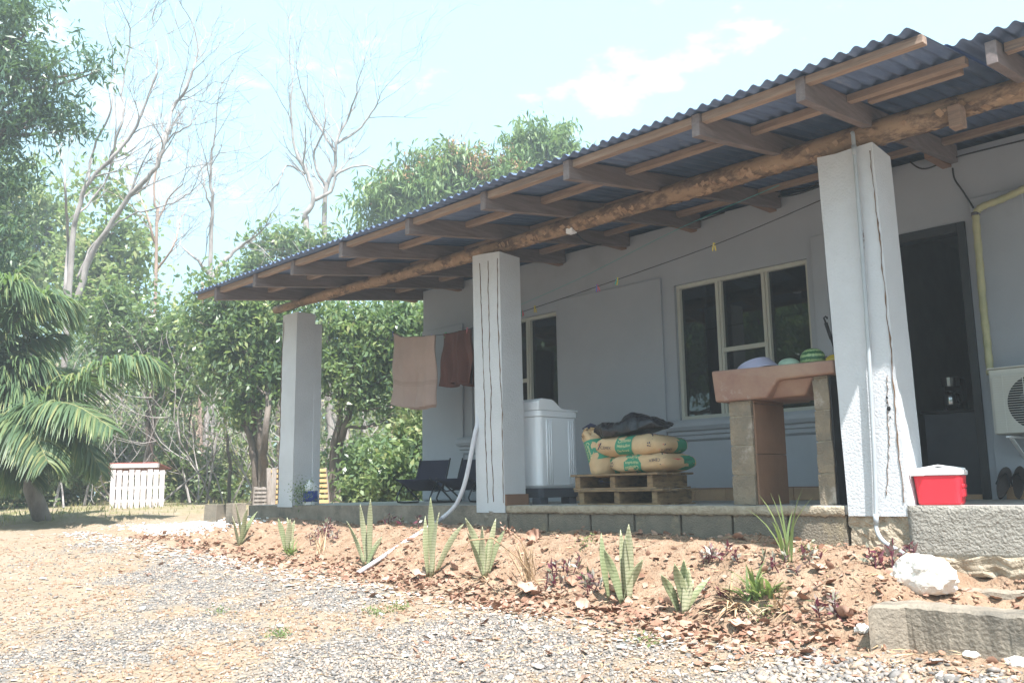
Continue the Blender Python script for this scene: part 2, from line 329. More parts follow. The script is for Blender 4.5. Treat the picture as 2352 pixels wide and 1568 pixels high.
# value noise
_tab = np.random.default_rng(3).random((256, 256))
def vn(x, y):
    x = np.asarray(x, float); y = np.asarray(y, float); xi = np.floor(x).astype(int); yi = np.floor(y).astype(int); fx = x-xi; fy = y-yi
    fx = fx*fx*(3-2*fx); fy = fy*fy*(3-2*fy); g = lambda a, b: _tab[a & 255, b & 255]
    return (g(xi, yi)*(1-fx)+g(xi+1, yi)*fx)*(1-fy)+(g(xi, yi+1)*(1-fx)+g(xi+1, yi+1)*fx)*fy - .5
def fbm(x, y, o=4): return sum(vn(x*2**i+17*i, y*2**i+5*i)/2**i for i in range(o))
def sstep(a, b, x): t = np.clip((x-a)/(b-a), 0, 1); return t*t*(3-2*t)
# ------------------------------------------------------------------ ground
def gz(x, y, rel=True):
    x = np.asarray(x, float); y = np.asarray(y, float)
    hx = np.interp(x, [-80, -26, -17, -12, -7.3, -3.4, -1.7, -.5, .6, 3], [.4, .02, -.06, -.16, -.33, -.50, -.575, -.62, -.62, -.64])
    wx = np.interp(x, [-9, -7.3, -2, -.2, 1, 3], [-.17, -.155, -.195, -.225, -.25, -.26])
    s = np.interp(x, [-20, -8, 0], [.012, .06, .13])
    z = hx + s*(np.minimum(y, -1.1)+1.1)
    t = np.clip((y+1.12+.12*vn(x*1.7, y*0+3))/.95, 0, 1); e = sstep(0, 1, t)**.78
    k = sstep(-9.2, -7.2, x)
    bed = hx+(wx-hx)*e
    kR = sstep(.2, .7, x); yc = y-np.interp(x, [.60, .66, .74, .98, 1.25, 1.8, 3], [-1.2, -1.12, -1.03, -1.045, -1.07, -1.22, -1.5]); bedR = np.interp(yc, [.02, .20, .35, .95, 1.3], [-.64, -.54, -.485, -.385, -.28]); bed = bed*(1-kR)+bedR*kR
    kP = sstep(.72, .85, x); pit = np.interp(y, [-.36, -.22, -.12, -.03], [-.58, -.50, -.43, -.33]); bed = np.where(yc > .06, bed*(1-kP)+pit*kP, bed)
    open_ = np.minimum(hx+.03*(y+1.1), .0+.001*np.abs(x))
    up = np.where(y > -1.1, bed*k+open_*(1-k), z)
    z = np.where(y > -1.1, up, z)
    z = np.where(y > 2.2, np.minimum(z, -.04)*(1-sstep(2, 4, y)) + (-.05)*sstep(2, 4, y), z)
    if rel:
        amp = np.where(y > -1.25, .05, .022)*np.where(np.abs(x) > 14, .6, 1)
        z = z + amp*fbm(x*1.6, y*1.6, 5) + .02*fbm(x*9, y*9, 3)*np.where((y > -1.2) & (y < -.05), 2.4, .45)
    return z
def grow_axis(fine0, fine1, step, lo, hi, g=1.18):
    a = list(np.arange(fine0, fine1, step)); s = step
    while a[-1] < hi: s *= g; a.append(a[-1]+s)
    s = step; b = []
    c = fine0
    while c > lo: s *= g; c -= s; b.append(c)
    return np.array(b[::-1]+a)
X = grow_axis(-10, 3.2, .045, -180, 120); Y = grow_axis(-5.2, .2, .04, -120, 180)
XX, YY = np.meshgrid(X, Y, indexing='ij'); ZZ = gz(XX, YY)
under = (XX > -7.2) & (YY > .04) & (YY < 9); ZZ = np.where(under, np.minimum(ZZ, -.35), ZZ)
nx, ny = XX.shape
V = np.stack([XX, YY, ZZ], -1).reshape(-1, 3); I = np.arange(nx*ny).reshape(nx, ny)
F = np.stack([I[:-1, :-1], I[1:, :-1], I[1:, 1:], I[:-1, 1:]], -1).reshape(-1, 4)
def ground_mat():
    m = bpy.data.materials.new('dirt_and_gravel'); m.use_nodes = True; t = m.node_tree; L = t.links.new; b = t.nodes['Principled BSDF']
    b.inputs['Roughness'].default_value = .95; b.inputs['Specular IOR Level'].default_value = .15
    tc = t.nodes.new('ShaderNodeTexCoord'); P = tc.outputs['Object']
    def N(s, d=8, r=.65):
        n = t.nodes.new('ShaderNodeTexNoise'); n.inputs['Scale'].default_value = s; n.inputs['Detail'].default_value = d; n.inputs['Roughness'].default_value = r; L(P, n.inputs['Vector']); return n.outputs[0]
    def Rm(i, a, c1, bb, c2):
        r = t.nodes.new('ShaderNodeValToRGB'); e = r.color_ramp.elements; e[0].position = a; e[1].position = bb; e[0].color = (*c1, 1); e[1].color = (*c2, 1); L(i, r.inputs[0]); return r.outputs[0]
    def Mx(f, a, c, mode='MIX'):
        x = t.nodes.new('ShaderNodeMix'); x.data_type = 'RGBA'; x.blend_type = mode
        if isinstance(f, float): x.inputs[0].default_value = f
        else: L(f, x.inputs[0])
        L(a, x.inputs[6]); L(c, x.inputs[7]); return x.outputs[2]
    dirt = Rm(N(2.2), .35, (.31, .23, .16), .68, (.34, .28, .215))
    dirt = Mx(Rm(N(38, 5), .5, (0, 0, 0), .72, (1, 1, 1)), dirt, Rm(N(7), .38, (.19, .12, .08), .6, (.44, .37, .30)))
    v = t.nodes.new('ShaderNodeTexVoronoi'); v.inputs['Scale'].default_value = 70; L(P, v.inputs['Vector'])
    sep = t.nodes.new('ShaderNodeSeparateColor'); L(v.outputs['Color'], sep.inputs[0])
    gr = t.nodes.new('ShaderNodeValToRGB'); ee = gr.color_ramp.elements; ee[0].color = (.125, .12, .115, 1); ee[1].color = (.52, .46, .40, 1); e2 = ee.new(.5); e2.color = (.215, .20, .19, 1); e2 = ee.new(.8); e2.color = (.32, .27, .225, 1); L(sep.outputs[0], gr.inputs[0])
    sa = t.nodes.new('ShaderNodeAttribute'); sa.attribute_name = 'bed'; dirt = Mx(sa.outputs['Fac'], dirt, Rm(N(9), .35, (.27, .17, .11), .66, (.38, .275, .195)))
    a = t.nodes.new('ShaderNodeAttribute'); a.attribute_name = 'gravel'
    f = t.nodes.new('ShaderNodeMath'); f.operation = 'ADD'; L(a.outputs['Fac'], f.inputs[0])
    nz = t.nodes.new('ShaderNodeMath'); nz.operation = 'MULTIPLY_ADD'; nz.inputs[1].default_value = 1.4; nz.inputs[2].default_value = -.7; L(N(5, 9, .75), nz.inputs[0]); L(nz.outputs[0], f.inputs[1])
    fr = Rm(f.outputs[0], .35, (0, 0, 0), .6, (1, 1, 1))
    col = Mx(fr, dirt, gr.outputs[0])
    g2 = t.nodes.new('ShaderNodeAttribute'); g2.attribute_name = 'grassy'
    ff = t.nodes.new('ShaderNodeMath'); ff.operation = 'MULTIPLY'; L(g2.outputs['Fac'], ff.inputs[0]); L(Rm(N(3, 8, .7), .38, (0, 0, 0), .6, (1, 1, 1)), ff.inputs[1])
    col = Mx(ff.outputs[0], col, Rm(N(9), .4, (.17, .19, .07), .6, (.33, .28, .15)))
    L(col, b.inputs['Base Color'])
    b1 = t.nodes.new('ShaderNodeBump'); b1.inputs['Strength'].default_value = 1; b1.inputs['Distance'].default_value = .03; L(N(26, 6), b1.inputs['Height'])
    b2 = t.nodes.new('ShaderNodeBump'); b2.inputs['Strength'].default_value = .8; b2.inputs['Distance'].default_value = .006; b2.invert = True; L(v.outputs['Distance'], b2.inputs['Height']); L(b1.outputs[0], b2.inputs['Normal'])
    L(b2.outputs[0], b.inputs['Normal']); return m
MT['ground'] = ground_mat()
g = npmesh('ground', V, F, 4, 'ground', smooth=True); g['kind'] = 'structure'
def gravel_w(x, y):
    """gravel amount: the driveway band, dirt on the far left and in the bed"""
    edge = -1.15-.1*vn(x*1.3, y*0)
    w = sstep(0, .5, edge-y)
    # driveway: dirt to the left of a diagonal line
    d = (x+7.4) + (y+1.1)*1.0 + 3.2*fbm(x*.7, y*.7, 5)
    return np.clip(w*sstep(-1.6, 2.2, d)*(.62+1.3*fbm(x*1.4+9, y*1.4, 5)), 0, 1)
gw = gravel_w(XX, YY).reshape(-1)
at_ = g.data.attributes.new('gravel', 'FLOAT', 'POINT'); at_.data.foreach_set('value', gw.astype(np.float32))
bd = (sstep(-1.3, -1.1, YY)*sstep(-9.5, -7.5, XX)).reshape(-1); at_ = g.data.attributes.new('bed', 'FLOAT', 'POINT'); at_.data.foreach_set('value', bd.astype(np.float32))
gg = (sstep(-9, -13, XX)*sstep(-6, -1, YY)).reshape(-1); gg = np.maximum(gg, (sstep(3, 4, YY)).reshape(-1))
at_ = g.data.attributes.new('grassy', 'FLOAT', 'POINT'); at_.data.foreach_set('value', gg.astype(np.float32))

# ------------------------------------------------------------------ house
HS = thing('house', 'white plastered bungalow with corrugated metal porch roof on a peeled log beam', 'house')
WY = 1.82
def rz(y): return 2.169+.13*(y+.9)          # underside of rafters
TOPZ = 4.0
openings = [(-5.44, -4.055, .74, 2.02), (-2.5, -1.115, .74, 2.03), (-.86, .185, 0, 2.06), (.66, 2.05, .74, 2.03)]
b = MB(); x = -6.35; wt = .16; ztop = 2.62
for (x0, x1, z0, z1) in openings:
    b.box(x, x0, WY, WY+wt, -.3, ztop)
    if z0 > 0: b.box(x0, x1, WY, WY+wt, -.3, z0)
    b.box(x0, x1, WY, WY+wt, z1, ztop); x = x1
b.box(x, 4.5, WY, WY+wt, -.3, ztop)
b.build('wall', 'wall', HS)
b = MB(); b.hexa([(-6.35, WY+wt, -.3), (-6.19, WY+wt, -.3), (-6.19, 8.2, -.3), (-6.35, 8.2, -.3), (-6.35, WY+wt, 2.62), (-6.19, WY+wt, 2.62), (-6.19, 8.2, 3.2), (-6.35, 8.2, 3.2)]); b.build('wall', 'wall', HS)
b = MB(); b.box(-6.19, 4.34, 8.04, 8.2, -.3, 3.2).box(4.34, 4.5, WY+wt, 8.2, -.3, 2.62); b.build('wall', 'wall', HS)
# rooms behind the openings
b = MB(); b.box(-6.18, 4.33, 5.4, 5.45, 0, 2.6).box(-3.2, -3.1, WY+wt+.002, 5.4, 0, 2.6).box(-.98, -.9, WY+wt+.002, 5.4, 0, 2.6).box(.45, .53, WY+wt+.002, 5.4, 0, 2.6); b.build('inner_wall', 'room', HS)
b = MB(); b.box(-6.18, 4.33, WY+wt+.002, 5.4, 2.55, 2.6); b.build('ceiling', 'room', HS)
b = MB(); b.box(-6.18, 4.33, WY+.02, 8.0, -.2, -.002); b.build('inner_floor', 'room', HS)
# raised plaster panels (steps beside the windows)
def panel(x0, x1, z0, z1, name='plaster_panel'):
    m = MB(); m.box(x0, x1, WY-.026, WY, z0, z1); m.build(name, 'wall', HS, bevel=.006)
panel(-4.0, -2.64, .16, 2.13); panel(-1.06, -.93, .16, 2.20); panel(-6.345, -5.58, .02, 2.10)
panel(.235, .60, .16, 2.22)
# baseboard tiles
x = -4.0
while x < 4:
    if not (-.9 < x < .2):
        m = MB(); m.box(x, min(x+.325, -.885 if x < -.86 else 4.3), WY-.012-(.016 if x > -4 else 0), WY+.0, .0, .10); m.build('baseboard_tile', 'tan', HS, bevel=.002)
    x += .33
m = MB(); m.box(-4.0, -.885, WY-.031, WY-.017, .101, .112); m.build('baseboard_trim', 'clay', HS)
# windows
def window(x0, x1, z0, z1, mull, rail=None, curt=None):
    y = WY+.035
    w = MB(); t = .035
    w.box(x0, x1, y, y+.05, z0, z0+t).box(x0, x1, y, y+.05, z1-t, z1).box(x0, x0+t, y, y+.05, z0+t, z1-t).box(x1-t, x1, y, y+.05, z0+t, z1-t)
    fr = w.build('window', 'frame', HS, bevel=.003)
    xs = [x0+t]+list(mull)+[x1-t]
    for q in mull:
        m = MB(); m.box(q-.028, q+.004, y-.008, y+.035, z0+t, z1-t).box(q+.006, q+.03, y+.0, y+.04, z0+t, z1-t); m.build('mullion', 'frame', fr, bevel=.002)
    if rail:
        m = MB(); m.box(mull[0]+.03, mull[1]-.028, y-.004, y+.03, rail-.02, rail+.02); m.build('rail', 'frame', fr, bevel=.002)
    for i in range(len(xs)-1):
        a, c = xs[i], xs[i+1]
        m = MB(); m.box(a+.002, c-.002, y+.041, y+.046, z0+t, z1-t); m.build('pane', 'glass', fr)
    if curt:
        for (a, c, mt) in curt:
            m = MB(); k = 40
            m.grid(lambda u, v: (a+(c-a)*u, y+.16+.025*math.sin(u*(c-a)*70), z0-.1+(z1-z0+.15)*v), k, 2); m.build('curtain', mt, fr, smooth=True)
    return fr
window(-5.44, -4.055, .74, 2.02, (-4.98, -4.52), 1.32, [(-5.42, -5.0, 'navy_curt'), (-4.95, -4.50, 'pink'), (-4.5, -4.08, 'navy_curt')])
window(-2.5, -1.115, .74, 2.03, (-2.03, -1.55), 1.35, [(-2.32, -2.15, 'curt')])
window(.66, 2.05, .74, 2.03, (1.12, 1.6), 1.35, [(.7, 2.0, 'curt')])
# moulded sills under the windows
def sill(x0, x1, z):
    pr = [(0, .0), (.085, .0), (.11, -.03), (.115, -.065), (.09, -.10), (.06, -.105), (.058, -.14), (.035, -.145), (.033, -.18), (0, -.20)]
    m = MB(); n = len(pr); y0 = WY-.0
    for xx in (x0, x1):
        for (d, h) in pr: m.v.append((xx+(d*.9-.08 if xx == x0 and False else 0), y0-d, z+h))
    for i in range(n-1): m.f.append((i, i+1, n+i+1, n+i))
    m.f.append(tuple(range(n))); m.f.append(tuple(range(n, 2*n))); m.build('window_sill', 'wall', HS, bevel=.004)
sill(-5.62, -3.9, .735); sill(-2.6, -1.02, .735); sill(.56, 2.1, .735)
# door
b = MB(); b.box(-.86, -.80, WY-.02, WY+.12, 0, 2.06).box(.125, .185, WY-.02, WY+.12, 0, 2.06).box(-.80, .125, WY-.02, WY+.12, 1.99, 2.06); b.build('door_frame', 'dark', HS, bevel=.004)
b = MB(); b.box(.09, .125, WY+.14, WY+.95, 0.02, 1.98); dr = b.build('door', 'dark', HS, bevel=.003)
b = MB(); b.tube([(.085, WY+.86, .98), (.05, WY+.86, .98), (.05, WY+.76, .98)], .009, 8); b.build('door_handle', 'shiny', dr)
b = MB(); b.box(-.80, .125, WY-.0, WY+.1, 0.0, .035); b.build('door_sill', 'tan', HS)
# rafters
RX = [.317, -.353, -1.384, -2.242, -3.14, -4.083, -4.941, -5.644, -6.458]
RXB = [.13, -.40, -1.36, -2.20, -3.05, -3.93, -4.80, -5.60, -6.46]
RH, RW = .135, .055
for i, (xa, xb) in enumerate(zip(RX, RXB)):
    m = MB(); ya, yb = -.9-.012*(i % 3), WY-.02
    if i == 8: yb = 1.95
    dz = random.uniform(-.004, .004)
    m.hexa([(xa, ya, rz(ya)+dz), (xa+RW, ya, rz(ya)+dz), (xb+RW, yb, rz(yb)), (xb, yb, rz(yb)), (xa, ya, rz(ya)+RH), (xa+RW, ya, rz(ya)+RH), (xb+RW, yb, rz(yb)+RH), (xb, yb, rz(yb)+RH)])
    m.build('rafter', 'wood', HS, bevel=.003)
    m = MB(); xm = xb-.07   # reddish stub that carries the rafter into the wall
    m.box(xm, xb-.002, WY-.34, WY-.001, rz(WY)-.02, rz(WY)+RH-.03); m.build('wall_plate_stub', 'clay', HS, bevel=.003)
for xa in (1.13, 1.95, 2.8):
    m = MB(); ya, yb = -.42, WY-.02; xb = xa-.05
    m.hexa([(xa, ya, rz(ya)+.01), (xa+RW, ya, rz(ya)+.01), (xb+RW, yb, rz(yb)), (xb, yb, rz(yb)), (xa, ya, rz(ya)+RH), (xa+RW, ya, rz(ya)+RH), (xb+RW, yb, rz(yb)+RH), (xb, yb, rz(yb)+RH)])
    m.build('rafter', 'wood', HS, bevel=.003)
# battens between rafters
def rxat(i, y): return RX[i]+(RXB[i]-RX[i])*(y+.9)/2.72
for yb, bh in ((-.885, .05), (-.33, .05), (.42, .05), (1.42, .05)):
    ends = [(-6.93, rxat(8, yb))]+[(rxat(i+1, yb)+RW, rxat(i, yb)) for i in range(7, -1, -1)]+[(rxat(0, yb)+RW, 1.0 if yb < 0 else 1.1)]
    if yb > -.5: ends.append((1.19 if yb < 0 else 1.16, 1.93)); ends.append((2.0, 3.9))
    if yb > -.4: ends[0] = (-6.9, rxat(8, yb))
    for (a, c) in ends:
        m = MB(); zt = rz(yb)+RH; jz = random.uniform(-.006, .006); jy = random.uniform(-.008, .008)
        m.box(a+.001, c-.001, yb+jy, yb+jy+.055, zt-bh+jz, zt-.001); m.build('batten', 'woodx', HS, bevel=.003)
m = MB(); yb = -.20; m.box(.40, .93, yb, yb+.05, rz(yb)+RH-.05, rz(yb)+RH-.001); m.build('batten', 'woodx', HS, bevel=.003)
# corrugated sheets
def sheet(x0, x1, y0, y1, lift=0, jit=0, name='roof_sheet'):
    m = MB(); pit = .0845; n = int(round((x1-x0)/pit*8)); ny = 6
    def fn(u, v):
        x = x0+(x1-x0)*u; y = y0+(y1-y0)*v
        return (x, y+jit*u, rz(y)+RH+.016+lift+.013*math.sin(2*PI*x/pit)+.004*math.sin(x*2.1+y))
    m.grid(fn, n, ny); o = m.build(name, 'sheet', HS, smooth=True, solid=.0012)
x = -6.93; k = 0
while x < .9:
    x1 = min(x+.845+.06, .985); sheet(x, x1, -.965-.006*(k % 3), 4.95, lift=.0025*(k % 2), jit=random.uniform(-.008, .008)); x += .845; k += 1
x = .93
while x < 4.0:
    sheet(x, x+.9, -.45, 4.95, lift=.022+.0025*(k % 2)); x += .845; k += 1
# far slope and ridge of the roof
def far(x0, x1):
    m = MB(); pit = .0845; n = int((x1-x0)/pit*6)
    m.grid(lambda u, v: (x0+(x1-x0)*u, 4.9+4*v, rz(4.9)+RH+.03-.52*v+.013*math.sin(2*PI*(x0+(x1-x0)*u)/pit)), n, 2); m.build('roof_sheet', 'sheet', HS, smooth=True, solid=.0012)
for i in range(6): far(-6.93+i*1.9, -6.93+(i+1)*1.9+.05)
# log beam
def log(x0, x1, r0, r1, yc, zc, name='log_beam'):
    m = MB(); n = 26; pts = []; rr = []
    for i in range(n+1):
        t = i/n; x = x0+(x1-x0)*t
        pts.append((x, yc+.012*math.sin(x*1.3), zc+.012*math.sin(x*.9+1))); rr.append(r0+(r1-r0)*t+.004*math.sin(x*5))
    k = 18; m.tube(pts, rr, k)
    m.v = [(a, bb+.006*mnoise.noise(Vector((a*3, bb*14, c*14))), c+.006*mnoise.noise(Vector((a*3+9, bb*14, c*14)))) for a, bb, c in m.v]
    o = m.build(name, 'log', HS, smooth=True)
    # flakes of bark, each a thin curled chip
    f = MB(); rnd = random.Random(4)
    for _ in range(int(150*(x1-x0))):
        x = rnd.uniform(x0+.05, x1-.05); t = (x-x0)/(x1-x0); a = rnd.uniform(-PI*.95, PI*.3); r = r0+(r1-r0)*t+.004*math.sin(x*5)+.0035
        if mnoise.noise(Vector((x*1.1, a, 0))) < -.12: continue
        w = rnd.uniform(.010, .032); l = rnd.uniform(.012, .04); P = []
        for (du, dv) in ((-1, -.6), (.2, -1), (1, .3), (-.1, 1)):
            aa = a+dv*w/r; P.append((x+du*l*rnd.uniform(.6, 1), yc+.012*math.sin(x*1.3)+math.cos(aa)*(r+.004*rnd.random()), zc+.012*math.sin(x*.9+1)+math.sin(aa)*(r+.004*rnd.random())))
        f.add(P, [(0, 1, 2, 3)])
    q = f.build('bark_flakes', 'bark', o); q['kind'] = 'stuff'
    return o
log(-7.0, .80, .046, .080, .12, 2.262)
log(.70, 4.2, .07, .06, .15, 2.285)
b = MB(); b.box(.76, .83, .03, .12, 2.14, 2.27); b.build('beam_wedge', 'woodx', HS, bevel=.004)
# columns
def column(x0, w, d, zt, lean, cracks, zb=-.06, top_rag=True, holes=()):
    m = MB(); nx_, nz_ = 12, 34
    def P(u, z):   # front outline
        return x0+lean*(z/2.18)+w*u
    # front / right / left / back as a ragged-topped tube
    prof = [(0, 0), (.33, 0), (.66, 0), (1, 0), (1, 1), (.5, 1), (0, 1)]
    k = len(prof); base = 0
    for j in range(nz_+1):
        z = zb+(zt-zb)*j/nz_
        for (a, c) in prof:
            zz = z
            if j == nz_ and top_rag: zz = z+random.uniform(-.025, .03)
            jx = .0025*mnoise.noise(Vector((a*5, z*4, 1))); m.v.append((P(a, z)+jx, -.012+d*c+(.004*mnoise.noise(Vector((a*4, z*3, 7))) if c == 0 else 0), zz))
    for j in range(nz_):
        for i in range(k): a = j*k+i; c = j*k+(i+1) % k; m.f.append((a, c, c+k, a+k))
    m.f.append(tuple(range(k))); m.f.append(tuple(nz_*k+i for i in range(k)))
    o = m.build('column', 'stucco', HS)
    for (u0, u1, za, zc, wd) in cracks:
        m = MB(); n = 60; rnd = random.Random(int(u0*99)+3); off = 0
        for i in range(n+1):
            t = i/n; z = za+(zc-za)*t; off = off*.93+rnd.uniform(-.0045, .0045)
            ww = wd*(.12+1.3*rnd.random()**1.6)*(math.sin(PI*min(max(t, .03), .97))**.3)
            xx = P(u0+(u1-u0)*t, z)+off; yy = -.0175
            m.v += [(xx-ww/2, yy, z), (xx+ww/2, yy, z), (xx+ww/2, yy+.006, z), (xx-ww/2, yy+.006, z)]
        for i in range(n):
            for q in range(4): a = i*4+q; c = i*4+(q+1) % 4; m.f.append((a, c, c+4, a+4))
        m.build('crack', 'crack', o)
    for (u, z, r) in holes:
        m = MB(); m.lathe([(r, -.002), (r*.9, .004), (r*.3, .005)], 10); m.v = [(P(u, z)+a, -.0135-c, z+bb*1.2) for a, bb, c in m.v]; m.build('hole', 'blackm', o)
    return o
column(0, .362, .245, 2.16, -.035, [(.94, .95, .02, 2.12, .008), (.60, .66, .9, 1.55, .004), (.66, .88, .06, .75, .003), (.665, .66, 1.5, 1.75, .003)], holes=[(.84, .555, .012), (.83, .62, .006), (.82, .59, .004), (.85, .505, .004)])
column(-3.319, .35, .245, 2.16, -.02, [(.42, .30, .02, 2.1, .005), (.62, .60, .03, 2.1, .006), (.97, .93, .02, 2.1, .007)])
column(-6.637, .31, .235, 2.13, .03, [(.06, .07, .02, 2.05, .008)], zb=-.02, top_rag=False)
b = MB(); b.box(-6.43, -6.31, .2235, .32, 0, 2.02); b.build('pilaster', 'stucco', HS, bevel=.004)
b = MB(); b.box(-2.967, -2.952, -.01, .25, .0, .09); b.build('column_tile', 'clay', HS)
# foundation and porch floor
PF = MB(); PF.box(-7.3, 4.5, .012, WY-.002, -.055, 0).box(-7.3, -6.36, WY-.002, 6, -.055, 0); pf = PF.build('porch_floor', 'floor', HS, bevel=.006)
m = MB(); nX = 160
def lipf(u, v):
    x = -2.96+2.93*u; z = -.003-.055*v-(.018*abs(mnoise.noise(Vector((x*16, 0, 0))))+.008*mnoise.noise(Vector((x*60, 3, 0))) if v > .9 else 0)
    return (x, .004-.006*math.sin(v*PI)+.006*mnoise.noise(Vector((x*22, v*3, 0))), z)
m.grid(lipf, nX, 4); m.build('mortar_lip', 'mortar', HS, smooth=True, solid=.012)
xs = [-2.95, -2.50, -2.055, -1.636, -1.227, -.815, -.412, -.02]
m = MB(); m.box(-2.96, -.02, .06, .2, -.45, -.056); m.build('foundation_core', 'block', HS)
for i in range(len(xs)-1):
    m = MB(); g_ = .009; y0 = .012+random.uniform(-.004, .004)
    m.box(xs[i]+g_, xs[i+1]-g_, y0, .06, -.262-.0*i, -.056); m.build('block', 'block', HS, bevel=.004)
b = MB()
b.grid(lambda u, v: (-7.3+4.34*u, .006+.004*mnoise.noise(Vector((u*20, v*3, 0))), -.0-.33*v), 60, 4)
b.build('foundation_wall', 'concrete', HS, solid=.02)
b = MB(); b.box(-7.3, -7.28, .02, 6, -.35, -.056); b.build('foundation_wall', 'concrete', HS)
b = MB(); b.box(-7.29, 4.5, .22, .3, -.5, -.056); b.build('foundation_core', 'block', HS)
# broken concrete under columns
def rough(x0, x1, y0, y1, z0, z1, name, mt, amp=.03, n=14, seed=0, parent=HS, smooth=False):
    bm = bmesh.new(); bmesh.ops.create_cube(bm, size=1); bmesh.ops.subdivide_edges(bm, edges=bm.edges, cuts=n, use_grid_fill=True)
    m = MB()
    for v in bm.verts:
        p = Vector((x0+(x1-x0)*(v.co.x+.5), y0+(y1-y0)*(v.co.y+.5), z0+(z1-z0)*(v.co.z+.5)))
        q = p*14+Vector((seed, 0, 0)); d = mnoise.noise_vector(q)*amp + mnoise.noise_vector(q*2.7)*amp*.5
        m.v.append(tuple(p+d))
    bm.verts.index_update(); m.f = [tuple(v.index for v in f.verts) for f in bm.faces]; bm.free()
    return m.build(name, mt, parent, smooth=smooth)
rough(.0, .37, .005, .2, -.42, -.05, 'column_footing', 'mortar', .03, seed=3)
rough(-3.33, -2.955, -.002, .2, -.42, -.045, 'column_footing', 'concrete', .018, seed=8)
b = MB(); b.grid(lambda u, v: (.355+4.1*u, -.004+.006*mnoise.noise(Vector((u*60, v*8, 0))), .0-.285*v+(.012*mnoise.noise(Vector((u*50, 0, 5))) if v > .95 else 0)), 120, 8); b.build('foundation_wall', 'render', HS, smooth=True, solid=.03)
for q in range(5): rough(-2.9+q*.62, -2.3+q*.62, -.05, .12, -.34, -.25-.012*(q > 2), 'footing', 'mortar' if q > 2 else 'concrete', .035, 10, seed=q*7)
rough(.36, 1.5, -.05, .1, -.37, -.275, 'footing', 'mortar', .03, 14, seed=50); rough(1.45, 2.6, -.05, .1, -.37, -.275, 'footing', 'mortar', .03, 14, seed=60)

# ------------------------------------------------------------------ wires, pipes, AC
def cable(name, pts, r, m, label, cat, sub=8, group=None, n=6):
    P = [Vector(p) for p in pts]; out = []
    for i in range(len(P)-1):   # Catmull-Rom
        p0 = P[max(i-1, 0)]; p1 = P[i]; p2 = P[i+1]; p3 = P[min(i+2, len(P)-1)]
        for j in range(sub):
            t = j/sub; out.append(.5*((2*p1)+(-p0+p2)*t+(2*p0-5*p1+4*p2-p3)*t*t+(-p0+3*p1-3*p2+p3)*t**3))
    out.append(P[-1]); b = MB(); b.tube(out, r, n); return tag(b.build(name, m, smooth=True), label, cat, group), out
wl = [at(x, y, 1, WY-.03) for x, y in ((2352, 318), (2240, 352), (2120, 380))]
cable('electric_cable', [at(2352, 322, 1, 1.76), at(2200, 360, 1, 1.76), at(2125, 388, 1, 1.76), at(2090, 372, 1, 1.76)], .006, 'blackm', 'black cable sagging under the roof right of the nearest column', 'cable')
cable('electric_cable', [at(1892, 425, 1, 1.76), at(1830, 446, 1, 1.76), at(1786, 452, 1, 1.76), at(1740, 446, 1, 1.76), at(1705, 452, 1, 1.7)], .007, 'blackm', 'black cable looping along the wall top left of the nearest column', 'cable')
cable('electric_cable', [at(1890, 412, 1, 1.76), at(1860, 430, 1, 1.76), at(1800, 437, 1, 1.76), at(1780, 442, 1, 1.76)], .006, 'blackm', 'thin black cable just above the looping one beside the nearest column', 'cable')
cable('electric_cable', [at(1664, 488, 1, 1.74), at(1630, 500, 1, 1.74), at(1600, 508, 1, 1.74), at(1545, 508, 1, 1.74)], .006, 'blackm', 'short black cable above the plain wall between the two windows', 'cable')
cable('electric_cable', [at(1322, 535, 1, .25), at(1345, 555, 1, .9), at(1375, 562, 1, 1.3), at(1395, 556, 1, 1.6)], .006, 'blackm', 'black cable hanging from a junction box under the log beam', 'cable')
cable('electric_cable', [at(2188, 386, 1, 1.78), at(2193, 412, 1, 1.79), at(2212, 440, 1, 1.79), at(2236, 478, 1, 1.79)], .007, 'blackm', 'black cable running down the wall to the pipe clamp', 'cable')
b = MB(); p = at(1320, 533, 1, .13); b.box(p.x-.035, p.x+.035, .06, .12, p.z-.02, p.z+.03); tag(b.build('junction_box', 'wplastic', bevel=.004), 'small white junction box fixed under the log beam', 'junction box')
# clothes line
def ly(x): return .28+(x/-6.3)*.85
def lp(px, py):
    Y = .6
    for _ in range(6): p = at(px, py, 1, Y); Y = ly(p.x)
    return at(px, py, 1, Y)
LINE = [(730, 640), (800, 672), (903, 764), (955, 772), (1000, 770), (1040, 764), (1087, 752), (1200, 716), (1372, 658), (1640, 563), (1897, 455)]
_, LP = cable('clothesline', [lp(*q) for q in LINE], .0035, 'blackm', 'dark clothesline cord sagging across the porch with pegs on it', 'clothesline', sub=10, n=5)
cable('string', [at(1790, 425, 1, .3), at(1560, 525, 1, .9), at(1330, 640, 1, 1.3), at(1195, 700, 1, 1.6)], .0022, 'pin_teal', 'thin teal string running from the beam to the wall', 'string', n=4)
def linept(px):
    best = min(LP, key=lambda p: abs(proj(p)[0]-px)); return best
def proj(P):
    d = np.array(P)-CAM; z = d@FW; return (1176+CAM_F*(d@RT)/z, 784-CAM_F*(d@UP)/z)
def linez(x):
    for i in range(len(LP)-1):
        a, c = LP[i], LP[i+1]
        if (a.x-x)*(c.x-x) <= 0 and abs(c.x-a.x) > 1e-9: return a.lerp(c, (x-a.x)/(c.x-a.x))
    return LP[0]
def pin(px, m, label, tilt=.2):
    p = linept(px); t = thing('clothespin', label, 'clothespin', p, (0, random.uniform(-.3, .3), random.uniform(0, 3)), 'clothespins on the line')
    for s in (-1, 1):
        b = MB(); b.beam((s*.003, 0, .018), (s*.012, 0, -.045), .009, .006, up=(0, 1, 0)); b.build('jaw', m, t, local=True)
    b = MB(); b.tube([(-.006, 0, 0), (.006, 0, 0)], .005, 8); b.build('spring', 'shiny', t, local=True)
